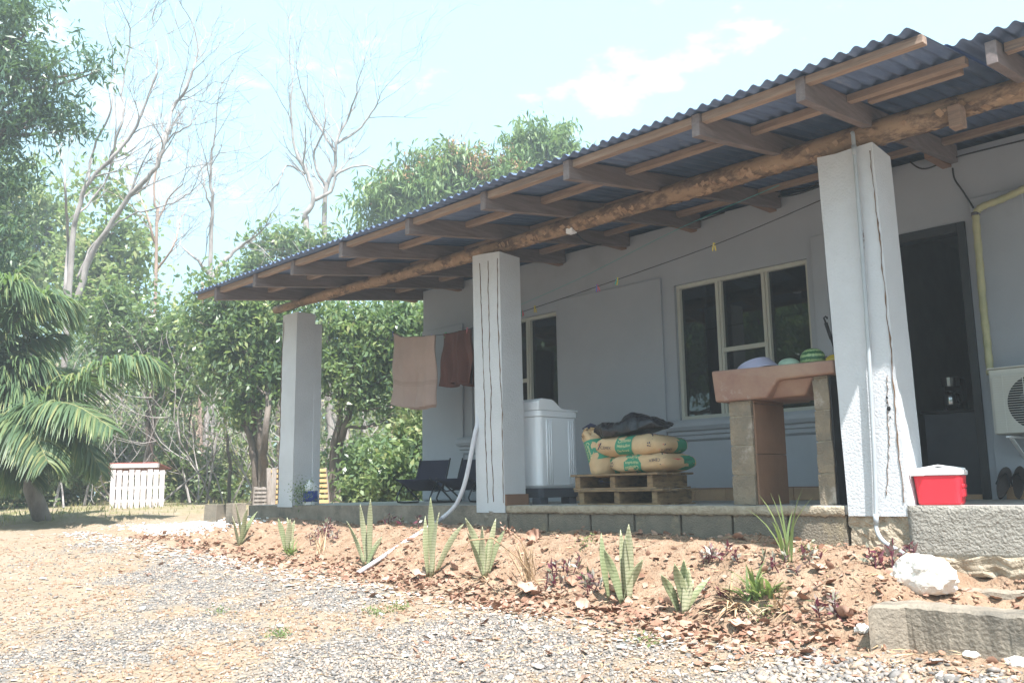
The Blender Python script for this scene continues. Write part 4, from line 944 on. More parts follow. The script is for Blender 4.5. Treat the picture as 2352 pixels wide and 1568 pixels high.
#PART2
# ================================================================== outdoors
def gat(px, py):
    d = raydir(px, py); t = 1.0
    while t < 60:
        p = CAM+d*t
        if p[2] < float(gz(p[0], p[1])): break
        t += .02 if t < 12 else .1
    return Vector(CAM+d*t), t
LEAF = [(0, 0, 0), (.42, -.5, .06), (1, 0, -.06), (.42, .5, .06)]; LF = [(0, 1, 2, 3)]
def leaves(P, size, aspect, droop=.4, spread=.7, az=None, aroll=.7):
    n = len(P); S = rng.uniform(.65, 1.25, n)*size
    V, F = scatter(LEAF, LF, P, rots(n, rng.normal(droop, spread, n), az, rng.normal(0, aroll, n)), np.stack([S, S*aspect, S*.7], 1)); return V, F
def limb(b, pts, r0, r1, n=6, wob=.03):
    pts = [Vector(p) for p in pts]; out = []
    for i in range(len(pts)-1):
        p0 = pts[max(i-1, 0)]; p1 = pts[i]; p2 = pts[i+1]; p3 = pts[min(i+2, len(pts)-1)]
        for j in range(5):
            t = j/5; out.append(.5*((2*p1)+(-p0+p2)*t+(2*p0-5*p1+4*p2-p3)*t*t+(-p0+3*p1-3*p2+p3)*t**3)+Vector([random.gauss(0, wob*.35) for _ in range(3)]))
    out.append(pts[-1]); k = len(out); b.tube(out, [r0+(r1-r0)*i/(k-1) for i in range(k)], n); return out
def twig(b, p, d, L_, r, lvl, up=.25, spread=.75, kids=(2, 4), tips=None):
    pts = [p]; dd = d.normalized(); k = 5
    for i in range(k):
        dd = (dd+Vector([random.gauss(0, .16) for _ in range(3)])+Vector((0, 0, up*.25))).normalized(); pts.append(pts[-1]+dd*L_/k)
    b.tube(pts, [max(r*(1-.7*i/k), .0035) for i in range(k+1)], 5 if r > .02 else 3, cap=False)
    if tips is not None: tips.append(pts[-1])
    if lvl <= 0: return
    for c in range(random.randint(*kids)):
        i = random.randint(2, k); q = pts[i]; s = Vector([random.gauss(0, 1) for _ in range(3)]); nd = (dd+s.normalized()*spread).normalized()
        twig(b, q, nd, L_*random.uniform(.5, .75), r*.5, lvl-1, up, spread, kids, tips)
def bare_tree(label, Z, limbs, m='pale', lvl=3, group='bare trees', tl=.20, name='bare_tree', few=0, kids=(2, 4)):
    """limbs: list of (px points, r0, r1) ; radii in metres"""
    p0 = dep(*limbs[0][0][0], Z); base = Vector((p0.x, p0.y, float(gz(p0.x, p0.y, False))))
    t = thing(name, label, 'tree', base, group=group); b = MB(); tips = []; tw = MB()
    for k, (pts, r0, r1) in enumerate(limbs):
        P = [dep(x, y, Z+(random.uniform(-.4, .4) if j and k else 0)+k*.12) for j, (x, y) in enumerate(pts)]
        if k == 0 or pts[0] == limbs[0][0][0]: P[0] = Vector((P[0].x, P[0].y, base.z-.1))
        out = limb(b, P, r0, r1, 8)
        for i in range(len(out)//3, len(out)):
            if random.random() < tl*2.2:
                s = Vector([random.gauss(0, 1) for _ in range(3)]).normalized(); d = (out[i]-out[i-1]).normalized()
                twig(tw, out[i], (d+s*.8), Z*random.uniform(.035, .075), max(r0+(r1-r0)*i/len(out), .01)*.45, lvl-1, tips=tips, kids=kids)
        twig(tw, out[-1], out[-1]-out[-2], Z*.06, r1, lvl, tips=tips, kids=kids)
    b.build('trunk', m, t, smooth=True); tw.build('branches', m, t)
    if few and tips:
        idx = rng.integers(0, len(tips), few); P = np.array([tuple(tips[i]) for i in idx])+rng.normal(0, .08, (few, 3)); V, F = leaves(P, .16, .6)
        npmesh('sparse_leaves', V, F, 4, 'midleaf', t, rng.random(few))['kind'] = 'stuff'
    return t
def blob_points(blobs, Z, n, shell=2.2, zs=1.0):
    """blobs in px (x, y, rx, ry, dz[, depth radius]) -> cluster centres"""
    A = np.array([q[2]*q[3] for q in blobs], float); A /= A.sum(); out = []
    for q, w in zip(blobs, A):
        k = max(3, int(n*w)); u = rng.normal(size=(k, 3)); u /= np.linalg.norm(u, axis=1)[:, None]; r = rng.random(k)**(1/shell)*np.where(rng.random(k) < .16, rng.uniform(1, 1.22, k), 1)
        zz = Z+(q[4] if len(q) > 4 else 0); c = CAM+raydir(q[0], q[1])*zz; sx = q[2]/CAM_F*zz; sy = q[3]/CAM_F*zz; sd = q[5] if len(q) > 5 else (sx+sy)/2*zs
        u = u*r[:, None]; out.append(c+u[:, :1]*RT*sx+u[:, 1:2]*UP*sy+u[:, 2:]*FW*sd)
    return np.concatenate(out)
def leafy(name, label, Z, base, trunk, blobs, m, nc, nl, size, asp=.42, droop=.45, tm='trunk', r0=.12, cr=.32, group='trees around the yard', cat='tree', bloom=0, branches=.35, stems=1, spread=.7):
    p0 = dep(base[0], base[1], Z); B = Vector((p0.x, p0.y, float(gz(p0.x, p0.y, False))-.05)); t = thing(name, label, cat, B, group=group)
    C_ = blob_points(blobs, Z, nc); b = MB(); poly = []
    for s in range(stems):
        off = (s-(stems-1)/2)
        P = [B+Vector((off*.12, 0, 0))]+[dep(x+off*28*(j+1)/len(trunk), y, Z+random.uniform(-.2, .2)*s) for j, (x, y) in enumerate(trunk)]
        poly += limb(b, P, r0*(1 if stems == 1 else .7), r0*.35, 8, wob=.05)
    b.build('trunk', tm, t, smooth=True); b = MB(); PL = np.array([tuple(p) for p in poly])
    for c in C_[rng.random(len(C_)) < branches]:
        d = np.linalg.norm(PL-c, axis=1)+(PL[:, 2] > c[2]-.1)*3; i = int(np.argmin(d)); a = Vector(PL[i]); c = Vector(c); md = a.lerp(c, .5)+Vector((0, 0, -.08*(c-a).length))
        b.tube([a, a.lerp(md, .6)+Vector([random.gauss(0, .04) for _ in range(3)]), md.lerp(c, .4), c], [r0*.28, r0*.2, r0*.12, .006], 4, cap=False)
    if b.v: b.build('branches', tm, t)
    k = nl//len(C_)+1; N0 = len(C_); ns = 5; D_ = rng.normal(0, 1, (N0, ns, 3))+np.array([0, 0, .25]); D_ /= np.linalg.norm(D_, axis=2)[:, :, None]; D_ *= rng.uniform(.5, 1.5, (N0, ns, 1))*cr*1.5
    si = rng.integers(0, ns, (N0, k)); P = (C_[:, None, :]+D_[np.arange(N0)[:, None], si]*rng.random((N0, k, 1))**.8+rng.normal(0, .055*cr/.33, (N0, k, 3))).reshape(-1, 3)
    tone = np.repeat(np.clip(rng.random(len(C_))*.6, 0, 1), k); V, F = leaves(P, size, asp, droop, spread)
    q = npmesh('crown', V, F, 4, m, t, np.clip(tone+rng.random(len(P))*.42, 0, 1)); q['kind'] = 'stuff'
    if bloom:
        top = C_[np.argsort(-C_[:, 2]+rng.normal(0, .5, len(C_)))][:max(4, len(C_)//2)]; P = top[rng.integers(0, len(top), bloom)]+rng.normal(0, 1, (bloom, 3))*.22+np.array([0, 0, .16])
        top2 = P[rng.integers(0, max(bloom//26, 1), bloom)]; P = top2+rng.normal(0, 1, (bloom, 3))*np.array([.07, .07, .13]); V, F = leaves(P, .12, .34, -.6, .8); npmesh('flower_panicles', V, F, 4, 'bloom', t, rng.random(bloom))['kind'] = 'stuff'
    return t
# ---- trees
leafy('broadleaf_tree', 'tall dark glossy tree filling the left edge of the sky, one bough reaching right', 14.8, (-120, 1160), [(-110, 900), (-80, 600), (-40, 350), (0, 150)],
      [(-60, 60, 130, 75), (20, 30, 75, 35), (60, 55, 60, 22), (-30, 180, 110, 60), (70, 165, 75, 30), (150, 150, 75, 20), (205, 155, 35, 11), (-40, 300, 110, 70), (60, 270, 70, 45), (150, 290, 60, 28), (120, 245, 70, 25), (-40, 450, 80, 80), (10, 560, 55, 50), (45, 400, 45, 40), (-50, 650, 90, 60)],
      'darkleaf', 240, 15500, .15, .24, .55, r0=.16, cr=.36, branches=.4)
bare_tree('tall pale leafless tree with two leaning trunks left of the centre sky', 19, [
    ([(150, 700), (165, 600), (175, 500), (205, 420), (250, 370), (300, 310), (330, 250), (360, 160)], .065, .02),
    ([(175, 700), (205, 600), (250, 520), (300, 450), (360, 380), (385, 300), (400, 240), (430, 200), (455, 120)], .07, .02),
    ([(205, 420), (215, 340), (255, 250), (255, 190), (258, 110)], .03, .01), ([(250, 370), (280, 280), (280, 200), (300, 90), (290, 45)], .028, .01),
    ([(150, 680), (155, 560), (150, 440), (145, 380), (115, 290)], .04, .012), ([(300, 450), (340, 420), (380, 330), (430, 290), (455, 265)], .026, .01), ([(172, 500), (240, 420), (265, 310), (262, 180)], .026, .01),
    ([(178, 640), (215, 560), (290, 500), (350, 480), (400, 465), (440, 440)], .026, .01)], lvl=3, tl=.22)
bare_tree('slender pale bare tree rising behind the shrubs left of the porch roof', 22, [([(358, 700), (360, 560), (355, 450), (362, 360)], .05, .018), ([(356, 560), (340, 500), (318, 440)], .035, .012), ([(358, 520), (385, 460), (420, 420)], .035, .012), ([(360, 620), (400, 560), (415, 500)], .03, .012)], m='pinkb', lvl=2, tl=.25, few=0)
bare_tree('thin straight bare tree just left of the porch roof tip', 21, [([(486, 700), (484, 600), (488, 480), (484, 400), (492, 320)], .065, .02), ([(486, 640), (455, 600), (420, 570)], .05, .015), ([(484, 640), (520, 595), (560, 560), (590, 540)], .06, .02), ([(488, 480), (470, 430), (462, 360)], .025, .01)], m='pale', lvl=2, tl=.2, few=0)
bare_tree('wide bare tree with a dense web of twigs above the porch roof', 27, [
    ([(715, 620), (705, 560), (700, 500), (720, 460), (705, 400), (680, 350), (668, 260), (672, 190)], .11, .02), ([(742, 620), (745, 560), (748, 440), (770, 380), (772, 330), (800, 270), (820, 210)], .10, .02),
    ([(720, 460), (760, 440), (775, 400), (830, 380), (880, 395)], .06, .015), ([(770, 350), (740, 300), (710, 250), (690, 200)], .05, .015), ([(700, 400), (660, 380), (640, 420), (620, 440)], .04, .012),
    ([(772, 330), (820, 300), (860, 250), (875, 215)], .05, .012), ([(748, 430), (720, 360), (745, 290), (740, 190)], .05, .012)], lvl=3, tl=.22, few=0)
leafy('light_green_tree', 'sunlit yellow-green tree behind the big dark one at the far left', 27, (60, 1150), [(60, 900), (70, 700), (75, 560)], [(30, 520, 80, 60), (70, 600, 70, 45), (120, 470, 45, 40), (20, 420, 50, 40), (140, 560, 40, 40), (60, 660, 90, 40)], 'lightleaf', 105, 7000, .24, .45, .3, r0=.2, cr=.6)
leafy('mixed_green_tree', 'mid green tree with gnarled dark branches behind the pale double trunk', 25, (240, 1150), [(235, 900), (240, 760), (250, 640), (245, 540)], [(230, 560, 60, 40), (290, 520, 40, 30), (200, 640, 70, 45), (290, 630, 45, 40), (250, 700, 90, 40), (330, 590, 25, 25), (240, 440, 40, 22)], 'lightleaf', 95, 5200, .22, .5, .3, r0=.16, cr=.55)
leafy('mango_tree', 'mango tree with reddish flower panicles showing above the porch roof', 24, (1010, 1150), [(1010, 900), (1010, 600)], [(860, 480, 50, 40), (900, 450, 55, 45), (980, 420, 70, 50), (1050, 400, 75, 48), (1120, 410, 60, 45), (1000, 470, 100, 50), (1100, 460, 80, 50), (1180, 430, 60, 50)], 'mango', 170, 15000, .25, .24, .85, r0=.2, cr=.5, bloom=5200, branches=.15, spread=.45)
leafy('mango_tree', 'rounded bright green mango crown with no flowers, farthest right above the roof', 24.5, (1250, 1150), [(1250, 900), (1250, 500)], [(1215, 340, 42, 38), (1250, 335, 55, 40), (1290, 360, 40, 35), (1235, 400, 80, 45)], 'mango', 80, 7500, .26, .24, .85, r0=.2, cr=.42, branches=.15, spread=.45)
leafy('bushy_tree', 'dense dark green small tree with forked stems left of the farthest column', 15.5, (597, 1140), [(597, 1080), (590, 980), (585, 860), (580, 760)], [(490, 680, 50, 40), (560, 690, 70, 45), (620, 740, 60, 55), (540, 770, 80, 50), (590, 840, 75, 55), (500, 830, 60, 45), (640, 870, 50, 60), (560, 920, 60, 40), (460, 750, 40, 40), (650, 680, 50, 40)], 'midleaf', 170, 11000, .13, .42, .4, r0=.10, cr=.33, stems=4, branches=.6)
B1 = leafy('bushy_tree', 'dense green small tree between the farthest column and the house corner', 16, (770, 1140), [(770, 1060), (790, 960), (800, 860)], [(760, 740, 60, 50), (830, 740, 70, 50), (900, 760, 60, 50), (960, 740, 50, 50), (800, 820, 70, 50), (880, 850, 60, 50), (750, 860, 45, 50), (940, 900, 50, 60), (830, 920, 50, 40), (960, 830, 40, 50)], 'midleaf', 165, 11000, .13, .42, .4, r0=.12, cr=.33, stems=2, branches=.5)
leafy('bushy_tree', 'grey-green bushy tree in the middle of the left treeline', 18, (330, 1145), [(340, 1050), (350, 900), (360, 780)], [(260, 780, 60, 45), (330, 760, 60, 40), (390, 750, 50, 45), (420, 820, 55, 50), (330, 840, 70, 45), (400, 900, 50, 40), (220, 720, 50, 35), (300, 700, 60, 28), (450, 880, 35, 50)], 'midleaf', 130, 8000, .15, .42, .4, r0=.10, cr=.36, stems=2, branches=.4)
leafy('small_tree', 'thin leafy sapling tree above the porch roof tip', 23, (640, 1150), [(640, 900), (640, 700), (640, 610)], [(610, 590, 40, 35), (650, 560, 40, 30), (680, 600, 50, 35), (720, 570, 40, 30), (600, 650, 60, 40)], 'midleaf', 70, 4200, .18, .42, .4, r0=.08, cr=.4)
# trunks standing in the wood
for (px, y0, y1, r, m, Z, lean, l) in ((458, 1150, 840, .10, 'pinkb', 20, 4, 'pinkish straight trunk left of the forked dark tree'), (483, 1150, 850, .11, 'pale', 21, 8, 'blotchy pale trunk just right of the pinkish one'),
        (528, 1145, 860, .06, 'trunk', 17, -12, 'thin dark sapling trunk left of the forked tree'), (445, 1140, 1040, .07, 'pinkb', 19, 0, 'short pale trunk left of the cement blocks'),
        (757, 1145, 830, .16, 'pale', 19, 2, 'thick pale trunk right of the farthest column'), (795, 1140, 860, .08, 'pale', 20, 3, 'slim pale trunk between thick trunk and house'),
        (835, 1120, 820, .07, 'pale', 21, 0, 'slim pale trunk nearest the hanging beige towel'), (60, 1148, 1000, .09, 'pale', 19, 3, 'grey trunk behind the palm fronds'),
        (275, 1130, 920, .07, 'pinkb', 21, 5, 'slim pinkish trunk right of the white slatted crate'), (190, 1140, 960, .05, 'trunk', 18, 10, 'thin dark trunk left of the white slatted crate'), (900, 1130, 850, .06, 'pinkb', 22, 0, 'thin pinkish trunk behind the hanging towels'),
        (418, 1140, 900, .04, 'trunk', 18, 26, 'thin crooked sapling leaning right in the undergrowth')):
    a = dep(px, y0, Z); a.z = float(gz(a.x, a.y, False))-.05; c = dep(px+lean, y1, Z)
    t = thing('tree_trunk', l, 'tree', a, group='trunks in the treeline'); r *= .6; b = MB(); out = limb(b, [a, a.lerp(c, .35)+Vector((.05, 0, 0)), a.lerp(c, .7)-Vector((.04, 0, 0)), c, c+(c-a)*.6], r, r*.5, 8, wob=.04); b.build('trunk', m, t, smooth=True)
    b = MB()
    for i in range(3, len(out), 2): twig(b, out[i], Vector((random.gauss(0, 1), random.gauss(0, 1), .5)), random.uniform(.5, 1.1), r*.25, 1)
    b.build('branches', m, t)
# ---- undergrowth shrubs
for i, (px, py, rx, ry, Z, mt, l) in enumerate((
        (40, 1090, 60, 60, 17, 'ivy', 'leafy shrub at the far left beneath the palm'), (150, 1075, 55, 70, 18, 'ivy', 'leafy shrub left of the white slatted crate'), (255, 1020, 60, 60, 20, 'ivy', 'tall shrub rising behind the white slatted crate'),
        (340, 1030, 55, 60, 20, 'ivy', 'shrub just right of the white slatted crate'), (410, 1080, 50, 65, 18.5, 'ivy', 'yellowish shrub left of the two cement blocks'), (500, 1090, 45, 55, 19, 'ivy', 'shrub behind the two cement blocks'),
        (545, 1050, 40, 50, 20, 'ivy', 'thin shrub left of the leaning pallets'), (800, 1090, 45, 50, 17, 'midleaf', 'low green shrub right of the thick pale trunk'), (850, 1080, 50, 60, 15.5, 'midleaf', 'bright green shrub between trunk and beach chairs'),
        (915, 1070, 50, 75, 14.5, 'midleaf', 'green shrub behind the left beach chair'), (955, 1000, 35, 90, 15, 'ivy', 'yellow-spotted shrub beside the house corner'))):
    leafy('shrub', l, Z, (px, 1150), [(px, py+ry*.6), (px+5, py)], [(px, py, rx, ry, 0, .8), (px-rx*.5, py+ry*.5, rx*.6, ry*.45, -.3, .5), (px+rx*.5, py+ry*.5, rx*.6, ry*.45, -.3, .5)], mt, 60, 3600, .12, .5, .3, r0=.03, cr=.28, group='undergrowth shrubs', cat='shrub', stems=3, branches=.6)
def mass(name, label, blobs, Z, nc, nl, size, m, cr):
    C_ = blob_points(blobs, Z, nc); k = nl//len(C_)+1; P = np.repeat(C_, k, 0)+rng.normal(0, 1, (len(C_)*k, 3))*cr; P = P[P[:, 2] > -.1]
    V, F = leaves(P, size, .5, .3); o = npmesh(name, V, F, 4, m, None, rng.random(len(P))); o['kind'] = 'stuff'; tag(o, label, name.replace('_', ' ')); return o
mass('undergrowth', 'tangled leafy undergrowth filling the gaps between trunks', [(-40, 1060, 120, 90, 0, 2), (120, 1060, 110, 90, 0, 2), (300, 1070, 120, 80, 0, 2), (480, 1070, 110, 80, 0, 2), (640, 1070, 110, 80, 0, 2), (800, 1070, 110, 80, 0, 2), (950, 1070, 110, 80, 0, 2), (420, 970, 130, 60, 0, 2), (200, 960, 130, 60, 0, 2), (60, 900, 120, 70, 0, 2)], 24, 420, 26000, .17, 'ivy', .5)
mass('far_forest', 'pale far wood closing the view behind the treeline', [(0, 900, 200, 160, 0, 4), (200, 900, 180, 150, 0, 4), (400, 930, 160, 150, 0, 4), (600, 930, 180, 160, 0, 4), (820, 930, 180, 180, 0, 4), (980, 930, 150, 180, 0, 4), (100, 780, 180, 60, 0, 4), (560, 790, 120, 60, 0, 4), (1000, 760, 200, 60, 0, 4)], 40, 520, 30000, .34, 'lightleaf', 1.1)
# unseen tree copies added behind the camera for window reflections and light
for i, (x, y, r, s) in enumerate(((-9, -11.5, 1, 1.0), (-12.5, -8.5, 2.2, 1.1), (-5.5, -14, 3.9, 1.15), (-1, -16.5, 5, 1.2), (4.5, -16, .4, 1.2), (10, -14, 2.8, 1.2), (14, -8, 4.4, 1.2), (-18, -10.5, 3.3, 1.3), (-7, -11.5, .2, 1.1), (-19, -8, 2, 1.5), (-3, -12.5, 4, 1.0), (-13, -12, 5, 1.3), (-16, -13, 1.9, 1.4), (-10, -17, 3, 1.6), (15, -1, 3, 1.2))):
    c = copy_tree(B1); org = Vector(c.location)
    c.location = (x, y, float(gz(x, y, False))-.05); c.rotation_euler = (0, 0, r); s *= 1.35; c.scale = (s, s, s*1.2); c['label'] = 'unseen green broadleaf tree added opposite the porch for window reflections and light'; c['group'] = 'unseen trees added opposite the porch'
# ---- leafless thicket between the shrubs
b = MB()
for i in range(64):
    px = random.uniform(120, 965); Z = random.uniform(16.2, 20); a = dep(px, 1150, Z); a.z = float(gz(a.x, a.y, False)); twig(b, a, Vector((random.gauss(0, .5), random.gauss(0, .5), 1)), random.uniform(1.0, 2.6), random.uniform(.012, .028), 2, up=.3, spread=.9)
o = b.build('thicket', 'pale'); o['kind'] = 'stuff'; tag(o, 'tangle of thin pale leafless stems among the shrubs', 'thicket')
# ---- palm
def palm():
    Z0 = 12.4; c0 = dep(-62, 1005, Z0); base = dep(104, 1150, Z0+.3); base.z = float(gz(base.x, base.y, False))-.05; t = thing('palm', 'feathery palm arching in from the left edge', 'palm', base)
    b = MB(); b.tube([base, base.lerp(c0, .25)+Vector((0, 0, .35)), base.lerp(c0, .6)+Vector((0, 0, .25)), c0], [.12, .11, .10, .10], 12); b.build('trunk', 'pale', t, smooth=True)
    FR = [([(-75, 1000), (20, 960), (176, 868), (316, 815), (385, 860)], 0, .34), ([(-75, 1000), (-20, 830), (40, 735), (110, 682), (178, 700)], .6, .42), ([(-75, 1000), (30, 1010), (120, 985), (190, 1010), (230, 1080)], -.5, .30),
          ([(-75, 1000), (-30, 900), (20, 850), (90, 830), (170, 870)], .3, .36), ([(-75, 1000), (-60, 850), (-30, 720), (30, 640), (80, 590)], .9, .22), ([(-75, 1000), (0, 980), (90, 930), (170, 930), (260, 985)], -.9, .36),
          ([(-75, 1000), (-40, 960), (10, 950), (70, 985), (110, 1060)], -1.2, .36), ([(-75, 1000), (-70, 900), (-40, 840), (10, 840), (50, 900)], 1.2, .36), ([(-75, 1000), (0, 930), (60, 880), (130, 850), (220, 870)], 1.6, .34), ([(-75, 1000), (-30, 1010), (20, 1040), (60, 1090)], -.4, .36), ([(-75, 1000), (0, 1000), (90, 1010), (150, 1060)], .4, .34), ([(-75, 1000), (-60, 800), (-10, 680), (50, 650), (110, 700)], .2, .40), ([(-75, 1000), (-40, 920), (40, 890), (120, 920), (170, 990)], -.2, .36), ([(-75, 1000), (-60, 960), (-20, 900), (60, 790), (150, 770)], .8, .38), ([(-75, 1000), (-200, 900), (-350, 900)], .5, .36), ([(-75, 1000), (-150, 850), (-260, 750)], -.6, .36)]
    for pts, dz, L_ in FR:
        P = [dep(x, y, Z0+dz*j/(len(pts)-1)) for j, (x, y) in enumerate(pts)]; b = MB(); out = limb(b, P, .022, .005, 6, wob=.004); fr = b.build('frond', 'rachis', t, smooth=True)
        K = 230; VV = []; FF = []; rn = []; n0 = 0
        for k in range(K):
            u = .08+.92*k/K; i = min(int(u*(len(out)-1)), len(out)-2); q = out[i].lerp(out[i+1], u*(len(out)-1)-i); d = (out[i+1]-out[i]).normalized(); side = d.cross(Vector((0, 0, 1))).normalized(); up = side.cross(d)
            for s in (-1, 1):
                L2 = L_*2.0*(math.sin(PI*min(u*.93+.05, 1))**.6+.12)*random.uniform(.85, 1.1); dr = (side*s*random.uniform(.7, 1)+d*random.uniform(.45, .7)+up*random.uniform(-.25, .45)).normalized(); w = .0165
                p = q.copy(); wd = (d-dr*d.dot(dr)).normalized(); pr = []
                for j in range(5):
                    ww = w*(.55, 1, .9, .6, .06)[j]; pr += [p-wd*ww, p+wd*ww]; dr = (dr+Vector((0, 0, -.28))).normalized(); p = p+dr*L2/4
                VV += [tuple(a) for a in pr]
                for j in range(4): FF.append((n0+2*j, n0+2*j+1, n0+2*j+3, n0+2*j+2)); 
                rn += [random.random()**1.6]*4; n0 += 10
        npmesh('leaflets', np.array(VV), np.array(FF), 4, 'palm', fr, rn)['kind'] = 'stuff'
palm()

# ---- things left of the house
def wood_box(t, name, a, c, w, h, m, up=(0, 0, 1)): b = MB(); b.beam(a, c, w, h, up); return b.build(name, m, t, bevel=.004)
Zc = 15.5
def pl(px, py): return dep(px, py, Zc)
a, c = pl(252, 1157), pl(375, 1157); a.z = c.z = float(gz(a.x, a.y, False))+.0; ex = (c-a).normalized(); W_ = (c-a).length; ey = Vector((-ex.y, ex.x, 0))
t = thing('slatted_crate', 'whitewashed slatted pallet crate with a faded red cover at the wood edge', 'crate', a); H_ = .68
for i in range(9): q = a+ex*(W_*(.04+.92*i/8)); wood_box(t, 'slat', q, q+Vector((0, 0, H_-.03-.012*(i % 3))), .085, .016, 'whitew', up=ey)
for z in (.12, .34, .58): wood_box(t, 'rail', a+ey*.05+Vector((0, 0, z)), c+ey*.05+Vector((0, 0, z)), .06, .05, 'whitew')
wood_box(t, 'top_board', a+ey*.02-ex*.02+Vector((0, 0, H_+.03)), a+ex*W_*.87+ey*.02+Vector((0, 0, H_+.03)), .09, .07, 'whitew')
for i in range(5): q = a-ex*.02+ey*(.12+.17*i); wood_box(t, 'side_slat', q-ex*.06*i, q-ex*.06*i+Vector((0, 0, H_-.05)), .09, .016, 'greyw', up=ex)
b = MB(); b.hexa([tuple(a+v) for v in (ex*-.05+Vector((0, 0, H_+.07)), ex*W_*.86+Vector((0, 0, H_+.07)), ex*W_*.8+ey*.8+Vector((0, 0, H_-.02)), ex*-.42+ey*.8+Vector((0, 0, H_-.10)), ex*-.05+Vector((0, 0, H_+.085)), ex*W_*.86+Vector((0, 0, H_+.085)), ex*W_*.8+ey*.8+Vector((0, 0, H_)), ex*-.42+ey*.8+Vector((0, 0, H_-.08)))]); b.build('red_cover', 'redm', t)
Zc = 14.2
def slatted(label, p0, p1, hgt, lean, n, mt, seed):
    a, c = pl(*p0), pl(*p1); a.z = c.z = float(gz(a.x, a.y, False)); ex = (c-a).normalized(); ey = Vector((-ex.y, ex.x, 0)); up = (Vector((0, 0, 1))+ex*lean).normalized()
    t = thing('leaning_pallet', label, 'pallet', a, group='old pallets leaning by the forked tree'); W_ = (c-a).length
    for i in range(n): q = a+up*(hgt*(i+.5)/n); wood_box(t, 'slat', q, q+ex*W_, .02, hgt/n*.62, mt, up=up)
    for k in (0.02, .5, .98): q = a+ex*W_*k-ey*.04*0+ey*.04; wood_box(t, 'stringer', q, q+up*hgt, .05, .05, 'greyw', up=ey)
slatted('pale yellow pallet standing behind the farthest column', (630, 1148), (757, 1148), .64, -.10, 8, 'yelw', 1)
slatted('dark weathered pallet leaning by the foot of the forked tree', (582, 1148), (618, 1148), .36, .05, 6, 'greyw', 2)
a = pl(612, 1150); a.z = float(gz(a.x, a.y, False)); t = thing('leaning_boards', 'two long weathered boards leaning against the old pallets', 'boards', a)
for k in range(2): c_ = pl(626-8*k+14*k, 1074); wood_box(t, 'board', a+Vector((.10*k+.1, 0, 0)), Vector((c_.x-.12+.10*k, c_.y, c_.z)), .07, .03, 'greyw')
# cement blocks
def cinder(px, py, rz_, tilt, label, mt):
    p, Z = gat(px, py); t = thing('cement_block', label, 'cement block', (p.x, p.y, p.z-.01), (tilt, 0, rz_), 'loose cement blocks by the porch end')
    m = MB(); w, h, d = .20, .20, .15; tk = .028; o = [(-w/2, -d/2), (w/2, -d/2), (w/2, d/2), (-w/2, d/2)]; i_ = [(-w/2+tk, -d/2+tk), (w/2-tk, -d/2+tk), (w/2-tk, d/2-tk), (-w/2+tk, d/2-tk)]
    for z in (0, h): m.v += [(x, y, z) for x, y in o]+[(x, y, z) for x, y in i_]
    for q in range(4): r = (q+1) % 4; m.f += [(q, r, r+8, q+8), (q+4, q+12, r+12, r+4), (q+8, r+8, r+12, q+12), (q, q+4, r+4, r)]
    m.build('shell', mt, t, local=True, bevel=.004); m = MB(); m.box(-w/2+tk-.002, w/2-tk+.002, -d/2+tk-.002, d/2-tk+.002, .02, .03); m.build('web', mt, t, local=True)
cinder(493, 1197, .25, -.05, 'brownish hollow cement block, left of the two beside the porch end', 'block'); cinder(541, 1196, -.1, .0, 'grey hollow cement block, right of the two beside the porch end', 'concrete')
# bottle with a plant
px_ = xat(716, .12); t = thing('bottle_planter', 'white jug with blue label and a trailing plant at the foot of the farthest column', 'bottle', (px_, .10, 0))
m = MB(); m.lathe([(.07, 0), (.078, .01), (.078, .17), (.06, .215), (.025, .25), (.02, .27)], 24); m.build('bottle', 'lid', t, local=True, smooth=True)
m = MB(); m.lathe([(.0795, .035), (.0795, .15)], 24); m.build('label', 'blue', t, local=True, smooth=True)
P = rng.normal(0, 1, (420, 3))*np.array([.09, .05, .075])+np.array([px_+.0, .0, .13]); V, F = leaves(P, .028, .45); npmesh('trailing_plant', V, F, 4, 'midleaf', t, rng.random(420))['kind'] = 'stuff'

# ---- curb, boulder, stones
def curb(label, outer, inner, zt, zb):
    O_ = [at(x, y, 2, zt) for x, y in outer]; I_ = [at(x, y, 2, zt) for x, y in inner]; m = MB(); n = len(O_); k = 6
    def rs(L_, u): s = u*(len(L_)-1); i = min(int(s), len(L_)-2); return L_[i].lerp(L_[i+1], s-i)
    N_ = 60; rings = []
    for i in range(N_+1):
        o = rs(O_, i/N_); q = rs(I_, i/N_); e = .010; w = (q-o)
        ring = [Vector((o.x, o.y, zb)), Vector((o.x, o.y, (zt+zb)/2)), Vector((o.x, o.y, zt-.012)), o+w*.12, q-w*.12, Vector((q.x, q.y, zt-.012)), Vector((q.x, q.y, zb))]
        for v in ring: d = mnoise.noise_vector(v*22)*.007; m.v.append(tuple(v+d))
    k = 7
    for i in range(N_):
        for j in range(k): a = i*k+j; c = i*k+(j+1) % k; m.f.append((a, c, c+k, a+k))
    m.f.append(tuple(range(k))); m.f.append(tuple(N_*k+i for i in range(k))); return tag(m.build('concrete_curb', 'concrete', smooth=False), label, 'curb', 'curved concrete curbs')
curb('near curved concrete curb, stained black, at the lower right', [(2640, 1448), (2352, 1414), (2200, 1400), (2080, 1389), (2005, 1391), (1992, 1394)], [(2640, 1426), (2352, 1398), (2200, 1384), (2100, 1376), (2040, 1379), (2010, 1385)], -.42, -.85)
curb('far concrete curb running off to the right just behind the white boulder', [(2640, 1364), (2352, 1357), (2250, 1353), (2207, 1352)], [(2640, 1352), (2352, 1348), (2250, 1345), (2214, 1345)], -.42, -.7)
